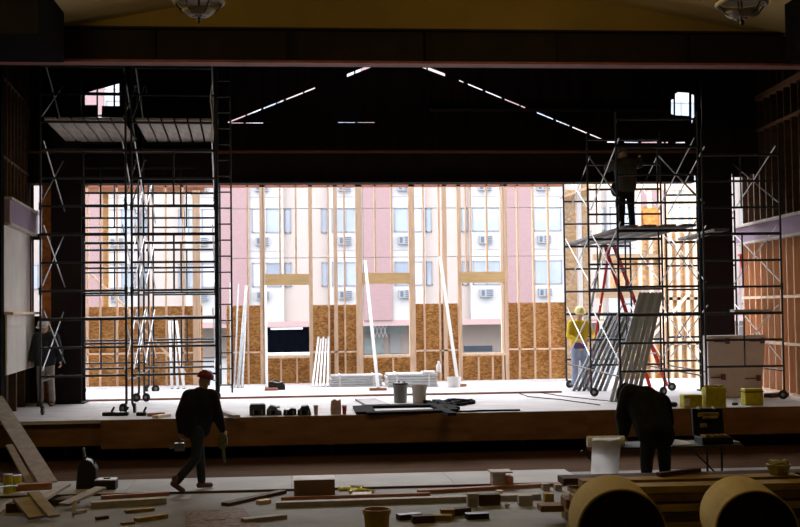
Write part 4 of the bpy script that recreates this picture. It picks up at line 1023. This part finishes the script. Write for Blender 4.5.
# brown box
a, c = fl(294, 496.5), fl(335, 495.5); s = F / (a - CAM).dot(f0)
t = thing('cardboard_box', 'brown cardboard box with pale top on the floor at centre', 'box', (a + c) / 2)
b = B(); bx(b, a, (c.x, a.y + .45, a.z + .225)); link('box_body', b, card, t, bevel=.006)
b = B(); bx(b, (a.x - .003, a.y - .003, a.z + .226), (c.x + .003, a.y + .225, a.z + .232)); link('flap', b, mat('box_top_lit', (.80, .78, .78), .8), t)  # light falling on the top flaps painted in as a pale colour
b = B(); bx(b, (a.x - .003, a.y + .23, a.z + .226), (c.x + .003, a.y + .453, a.z + .232)); link('flap', b, mat('box_top_lit', (.80, .78, .78), .8), t)
# small crate
a, c = fl(493, 487.5), fl(512, 487); s = F / (a - CAM).dot(f0)
t = thing('small_crate', 'small wooden crate with reddish end on the floor sheets', 'crate', (a + c) / 2)
b = B(); bx(b, a, (c.x - .09, a.y + .28, .21)); link('crate_side', b, woodx, t)
b = B(); bx(b, (c.x - .09, a.y - .02, 0), (c.x + .02, a.y + .28, .15)); link('red_end', b, woodr, t)
b = B(); bx(b, (a.x - .03, a.y - .03, .21), (c.x + .01, a.y + .3, .23)); link('crate_lid', b, woodx, t)
# yellow strap heap and white rag beside the box
cable('heap of bright yellow strapping on floor right of brown box', [(337, 492), (345, 489), (352, 493), (362, 488.5), (352, 488), (342, 491), (365, 491.5), (376, 492.5), (350, 490)], .02, yelt, 0, 'strapping', .07)['category'] = 'strapping'
b = B(); prism(b, [fl(350, 497.5), fl(371, 497), fl(372, 493), (fl(353, 493.5))], (0, 0, .02)); tag(link('rag', b, cloth), 'pale rag on floor below the yellow strapping', 'rag')
# yellow bucket at the bottom edge
bucket('yellow bucket cut by bottom edge, in front of long timber', 377, 531, 27, 22, mat('ochre_bucket', (.45, .26, .02), .6, vary=.15), zf=0, group=None, name='yellow_bucket')
# dark heap of offcuts, bottom middle
random.seed(3)
dk_l = ['black offcut at bottom right of yellow bucket', 'dark offcut second right of yellow bucket', 'dark offcut in middle of bottom heap', 'dark offcut leaning in bottom heap under greenish lumber', 'dark narrow offcut at right of bottom heap']
for i, (px, py) in enumerate(((398, 520), (412, 523), (430, 520), (447, 516), (466, 519))):
    fboard(dk_l[i], (px, py), (px + 22, py - 2 + (i % 3)), .14, .07 + .02 * (i % 2), [blk, wooddk, woody, wooddk, blk][i], group=None)
# block row standing by the long timber
for px, py, w, h, m_, lb in ((473, 507, 10, 13, woodx, 'upright grey wood block at end of long pale timber'), (490, 506, 22, 11, wooddk, 'dark wide block right of the upright grey block'), (526, 506, 14, 10, woodx, 'grey block leaning before the lumber pile'), (448, 519, 14, 9, woody, 'yellowish block in front of upright grey block'), (550, 508, 9, 14, woody, 'narrow yellowish block at left end of lumber pile'), (546.5, 491, 7, 7, woodx, 'small square block, left of two on lumber end'), (559, 491, 7, 6, woodx, 'small square block, right of two on lumber end'), (500.5, 497, 6, 6, woodp, 'tiny pale block behind the dark wide block')):
    a = fl(px - w / 2, py); s = F / (a - CAM).dot(f0); b = B(); bx(b, a, a + V((w / s, .14, h / s))); tag(link('wood_block', b, m_, bevel=.006), lb, 'block', 'wood blocks on the floor')
a = fl(507, 507.5); b = B(); ball(b, a + V((0, 0, .03)), .035, .035, .03); tag(link('crumpled_paper', b, paper, smooth=True), 'tiny crumpled white paper among wood blocks', 'paper')

# lumber pile at right: horizontal boards in layers with sticks
random.seed(5)
yl = fl(700, 527).y
xL0 = D(545, 500, 14.6).x; xR0 = D(830, 500, 14.6).x
lay = [('lowest', 0.02), ('second', .13), ('third', .24), ('fourth', .35), ('top', .46)]
rows = [('front', 14.05), ('middle', 14.45), ('back', 14.85)]
mm = [woody, wooddk, woody, mat('brown_lumber', (.24, .12, .035), .8, vary=.3), woody]
for li, (ln, z0) in enumerate(lay):
    for ri, (rn, yy) in enumerate(rows):
        x0_ = xL0 + random.uniform(-.05, .35) + (.25 if li > 2 else 0); x1_ = xR0 + random.uniform(-.3, .3)
        b = B(); dy = random.uniform(-.02, .02); w = random.uniform(.26, .34)
        bx(b, (x0_, yy + dy - w / 2, z0), (x1_, yy + dy + w / 2, z0 + random.uniform(.07, .105)))
        o = link('lumber_board', b, mm[(li + ri) % 5], bevel=.006)
        tag(o, '%s board in the %s row of the lumber pile at right' % (ln, rn), 'lumber', 'boards of the lumber pile at right')
for k in range(4):
    x_ = xL0 + .6 + k * .85
    for li in range(5):
        b = B(); z0 = lay[li][1]; bx(b, (x_, 13.9, z0 - .02), (x_ + .05, 15.0, z0)); tag(link('spacer_stick', b, wooddk), 'thin spacer stick between boards of the lumber pile', 'stick', 'spacer sticks in the lumber pile')
zt5 = .46 + .11
b = B(); A = V((D(662, 478, 14.6).x, 14.5, zt5 + .02)); bar(b, A, A + V((.55, .1, .03)), .1, .05, (0, 1, 0)); tag(link('timber_offcut', b, wooddk), 'dark offcut lying on top of the lumber pile behind rolls', 'timber')
# tub of pale stuff at far right
pT = D(793, 478, 14.4)
t = thing('plastic_tub', 'pale yellow tub with crumpled wrapping on the lumber pile at right', 'tub', (pT.x, 14.45, zt5))
b = B(); lathe(b, (pT.x, 14.45, zt5), [(.11, 0), (.14, .10), (.15, .10), (.15, .12), (.12, .12)], 20); link('tub_body', b, mat('pale_tub', (.42, .40, .18), .6, vary=.2), t)
b = B()
for k in range(7): ball(b, (pT.x + random.uniform(-.09, .09), 14.45 + random.uniform(-.08, .08), zt5 + .12 + random.uniform(0, .03)), .045, .04, .035, seg=8)
link('wrapping', b, mat('pale_wrap', (.50, .48, .25), .6, vary=.3, scale=20), t)

# paper rolls in the foreground
def roll(label, face_px, dep, back_px, dep_b, r):
    a = D(*face_px, dep); a.z = r; c = D(*back_px, dep_b); c.z = r
    ax = (c - a).normalized(); L = (c - a).length; L = min(L, 1.3)
    t = thing('insulation_roll', label, 'roll', (a.x, a.y, 0), 'big tan rolls in the foreground')
    b = B(); lathe(b, a, [(r * .97, 0), (r, .012), (r, L - .01), (r * .97, L)], 40, axis=ax); link('outer_wrap', b, rolltan, t, smooth=False)
    b = B(); lathe(b, a, [(r * .955, -.006), (r * .955, .0)], 40, axis=ax); fc = link('end_face', b, rollend_shaded, t)
    b = B(); n = 150
    s_ = ax.orthogonal().normalized(); tt = ax.cross(s_)
    pts = [a - ax * .010 + (s_ * math.cos(k * .28) + tt * math.sin(k * .28)) * (r * (.12 + .8 * k / n)) for k in range(n)]
    path(b, pts, .006, n=4); link('spiral_edge', b, mat('spiral_shaded', (.06, .04, .025), .9), fc)  # spiral darkened to match the shade painted on the end
    return t
roll('tan insulation roll in left foreground of the pair, dark end facing', (622, 527), 11.7, (610, 512), 12.7, .44)
roll('tan insulation roll at right of the pair, dark end turned right', (757, 525), 11.9, (738, 508), 12.95, .41)

# ---- left heap
fboard('long pale plank leaning from stage edge down to left floor', (48, 484), (-6, 398), .30, .035, woodx, name='plank', cat='plank', za=0, zc=1.19)
fboard('second narrow plank leaning beside the long pale plank', (30, 484), (9, 446), .13, .03, woodx, name='plank', cat='plank', za=0, zc=.56)
fboard('wide grey board, left of two crossing boards in the left heap', (22, 500), (38, 519), .26, .04, woodx, za=.22, zc=.02)
fboard('grey board crossing over the wide one in the left heap', (33, 494), (54, 518), .16, .04, woodx, za=.27, zc=.03)
fboard('grey board lying diagonally up to the right in the left heap', (38, 503), (66, 486), .14, .04, woodx, za=.18, zc=.12)
fboard('red-brown beam at back of the left heap', (16, 491), (52, 489), .14, .10, woodr, za=.06, zc=.06)
fboard('pale board bridging to the dark bag in the left heap', (64, 506), (101, 489), .18, .035, woodx, za=.05, zc=.16)
fboard('short upright leg-like batten in the left heap', (74, 516), (75, 503), .05, .04, woodx, za=0, zc=.14)
fboard('dark board under the left heap', (10, 511), (44, 511), .3, .12, wooddk)
fboard('dark low board under the diagonal board', (48, 505), (76, 502), .3, .08, wooddk)
fboard('grey strip at far left floor edge', (-5, 516), (12, 502), .1, .04, woodx)
fboard('small offcut right of the left heap', (75, 514), (85, 512), .08, .04, woodx)
b = B(); A = fl(-6, 488, .42); C_ = fl(22, 487, .0); path(b, [A, fl(10, 486, .33), C_ + V((0, 0, .02))], .012); tag(link('hose', b, galv), 'thin grey hose arching above the yellow cans', 'hose')
# yellow cans
for px, py, w, h, lb in ((8, 494, 9, 19, 'pale yellow can at far left behind the lumber heap'), (17, 492, 9, 16, 'yellow can at left, tallest ridge beside red-brown beam')):
    c = fl(px, py); s = F / (c - CAM).dot(f0); r = w / 2 / s; t = thing('can', lb, 'can', c, 'yellow cans at the left')
    b = B(); lathe(b, c, [(r, 0), (r, h / s), (r * .9, h / s + .005)], 18); link('can_body', b, yel, t)
    b = B(); lathe(b, c + V((0, 0, h / s)), [(r * 1.04, -.01), (r * 1.04, .012), (r * .8, .012)], 18); link('lid', b, galv, t)
# dark bag with shiny tool, black case with pale lid
c = fl(86, 490); t = thing('duffel_bag', 'black upright tool bag with shiny spike in left heap', 'bag', c)
b = B(); prism(b, [c + V((x_, 0, z_)) for x_, z_ in ((-.16, 0), (.16, 0), (.15, .32), (.08, .42), (-.02, .46), (-.13, .36))], (0, .25, 0)); link('bag_body', b, blk, t, bevel=.03)
b = B(); tube(b, c + V((-.03, .1, .42)), c + V((-.05, .1, .60)), .03, .012); ball(b, c + V((-.05, .1, .6)), .025); link('spike', b, mat('dull_steel', (.2, .18, .17), .4, metal=.5), t)
b = B(); n = 8; path(b, [c + V((math.cos(math.pi * k / n) * .1 + .03, .0, .38 + .12 * math.sin(math.pi * k / n))) for k in range(n + 1)], .012); link('handle', b, blk, t)
c = fl(104, 491); t = thing('equipment_case', 'small black case with pale top beside the black bag', 'case', c)
b = B(); bx(b, c + V((-.15, 0, 0)), c + V((.17, .28, .15))); link('case_body', b, blk, t, bevel=.015)
b = B(); bx(b, c + V((-.14, .01, .15)), c + V((.16, .27, .165))); link('case_top', b, mat('case_grey', (.50, .52, .54), .5), t)
b = B(); bx(b, c + V((-.02, .1, .165)), c + V((.07, .16, .185))); link('handle', b, blk, t)

# ================================================================== PENDANT LIGHTS
pm_ = mat('pendant_glass', (.40, .36, .29), .4, vary=.1); pmd = mat('pendant_metal', (.12, .10, .08), .4, metal=.5)
def pendant(label, px, py, dep):
    c = D(px, py, dep); t = thing('pendant_light', label, 'lamp', c, 'pendant lamps under the house ceiling')
    s = dep / F
    b = B(); tube(b, c, V((c.x, c.y, gz(c.x) + .02)), .014); link('stem', b, pmd, t)
    b = B(); cc = c + V((0, 0, 20 * s)); path(b, [cc + V((math.cos(k * math.pi / 18), math.sin(k * math.pi / 18), 0)) * 24 * s for k in range(37)], 2.2 * s, n=8); link('ring', b, pm_, t)
    b = B(); lathe(b, cc + V((0, 0, 3 * s)), [(23 * s, 0), (20 * s, 5 * s), (8 * s, 8 * s), (2 * s, 8 * s)], 28); link('upper_shade', b, pm_, t)
    b = B(); lathe(b, c, [(3 * s, 5 * s), (10 * s, 6 * s), (16 * s, 10 * s), (17 * s, 12 * s), (9 * s, 9 * s), (3 * s, 8 * s)], 28); link('lower_dish', b, pm_, t)
    b = B(); lathe(b, c, [(.5 * s, -2 * s), (2.4 * s, 0), (2.4 * s, 3 * s), (1 * s, 5 * s)], 14); link('finial', b, pmd, t)
    for k in range(6):
        a_ = k * math.pi / 3; b = B(); d_ = V((math.cos(a_), math.sin(a_), 0)); path(b, [c + d_ * 4 * s + V((0, 0, 5 * s)), c + d_ * 17 * s + V((0, 0, 10 * s)), c + d_ * 24 * s + V((0, 0, 20 * s))], .01); link('arm', b, pmd, t)
pendant('pendant lamp with pale ring at top left under house ceiling', 199, 22, 15.0)
pendant('dim pendant lamp at top right under house ceiling', 742, 24, 15.0)

# ================================================================== LIGHT
w = bpy.data.worlds.new('sky'); scene.world = w; w.use_nodes = True
nt = w.node_tree; bg = nt.nodes['Background']
tc = nt.nodes.new('ShaderNodeTexCoord'); sp = nt.nodes.new('ShaderNodeSeparateXYZ'); rp = nt.nodes.new('ShaderNodeValToRGB')
rp.color_ramp.elements[0].color = (.80, .86, 1.0, 1); rp.color_ramp.elements[1].color = (1.0, 1.03, 1.1, 1); rp.color_ramp.elements[1].position = .6
nt.links.new(tc.outputs['Generated'], sp.inputs['Vector']); nt.links.new(sp.outputs['Z'], rp.inputs['Fac']); nt.links.new(rp.outputs['Color'], bg.inputs['Color'])
bg.inputs['Strength'].default_value = 1.0
# warm house lamps, added unseen above the view to tint ceiling and rolls
def lamp(loc, energy, col, size=.4):
    l = bpy.data.lights.new('house_lamp', 'POINT'); l.energy = energy; l.color = col; l.shadow_soft_size = size
    o = bpy.data.objects.new('house_lamp', l); COL.objects.link(o); o.location = loc; return o
lamp((4.0, 15.5, 7.0), 22, (1.0, .76, .30), .3)
lamp((-4.0, 15.5, 7.0), 20, (1.0, .76, .30), .3)
# bright overcast patch of sky beyond the apartment block
l = bpy.data.lights.new('hazy_sun', 'SUN'); l.energy = .8; l.angle = R(24); l.color = (1.0, .97, .95)
o = bpy.data.objects.new('hazy_sun', l); COL.objects.link(o); o.location = (0, 50, 30)
o.rotation_euler = V((.10, -1, -math.tan(R(27)))).to_track_quat('-Z', 'Y').to_euler()
scene.view_settings.view_transform = 'Standard'; scene.view_settings.look = 'None'
scene.view_settings.gamma = 1; scene.view_settings.use_curve_mapping = False
scene.view_settings.exposure = 2.25
scene.cycles.max_bounces = 10; scene.cycles.diffuse_bounces = 6
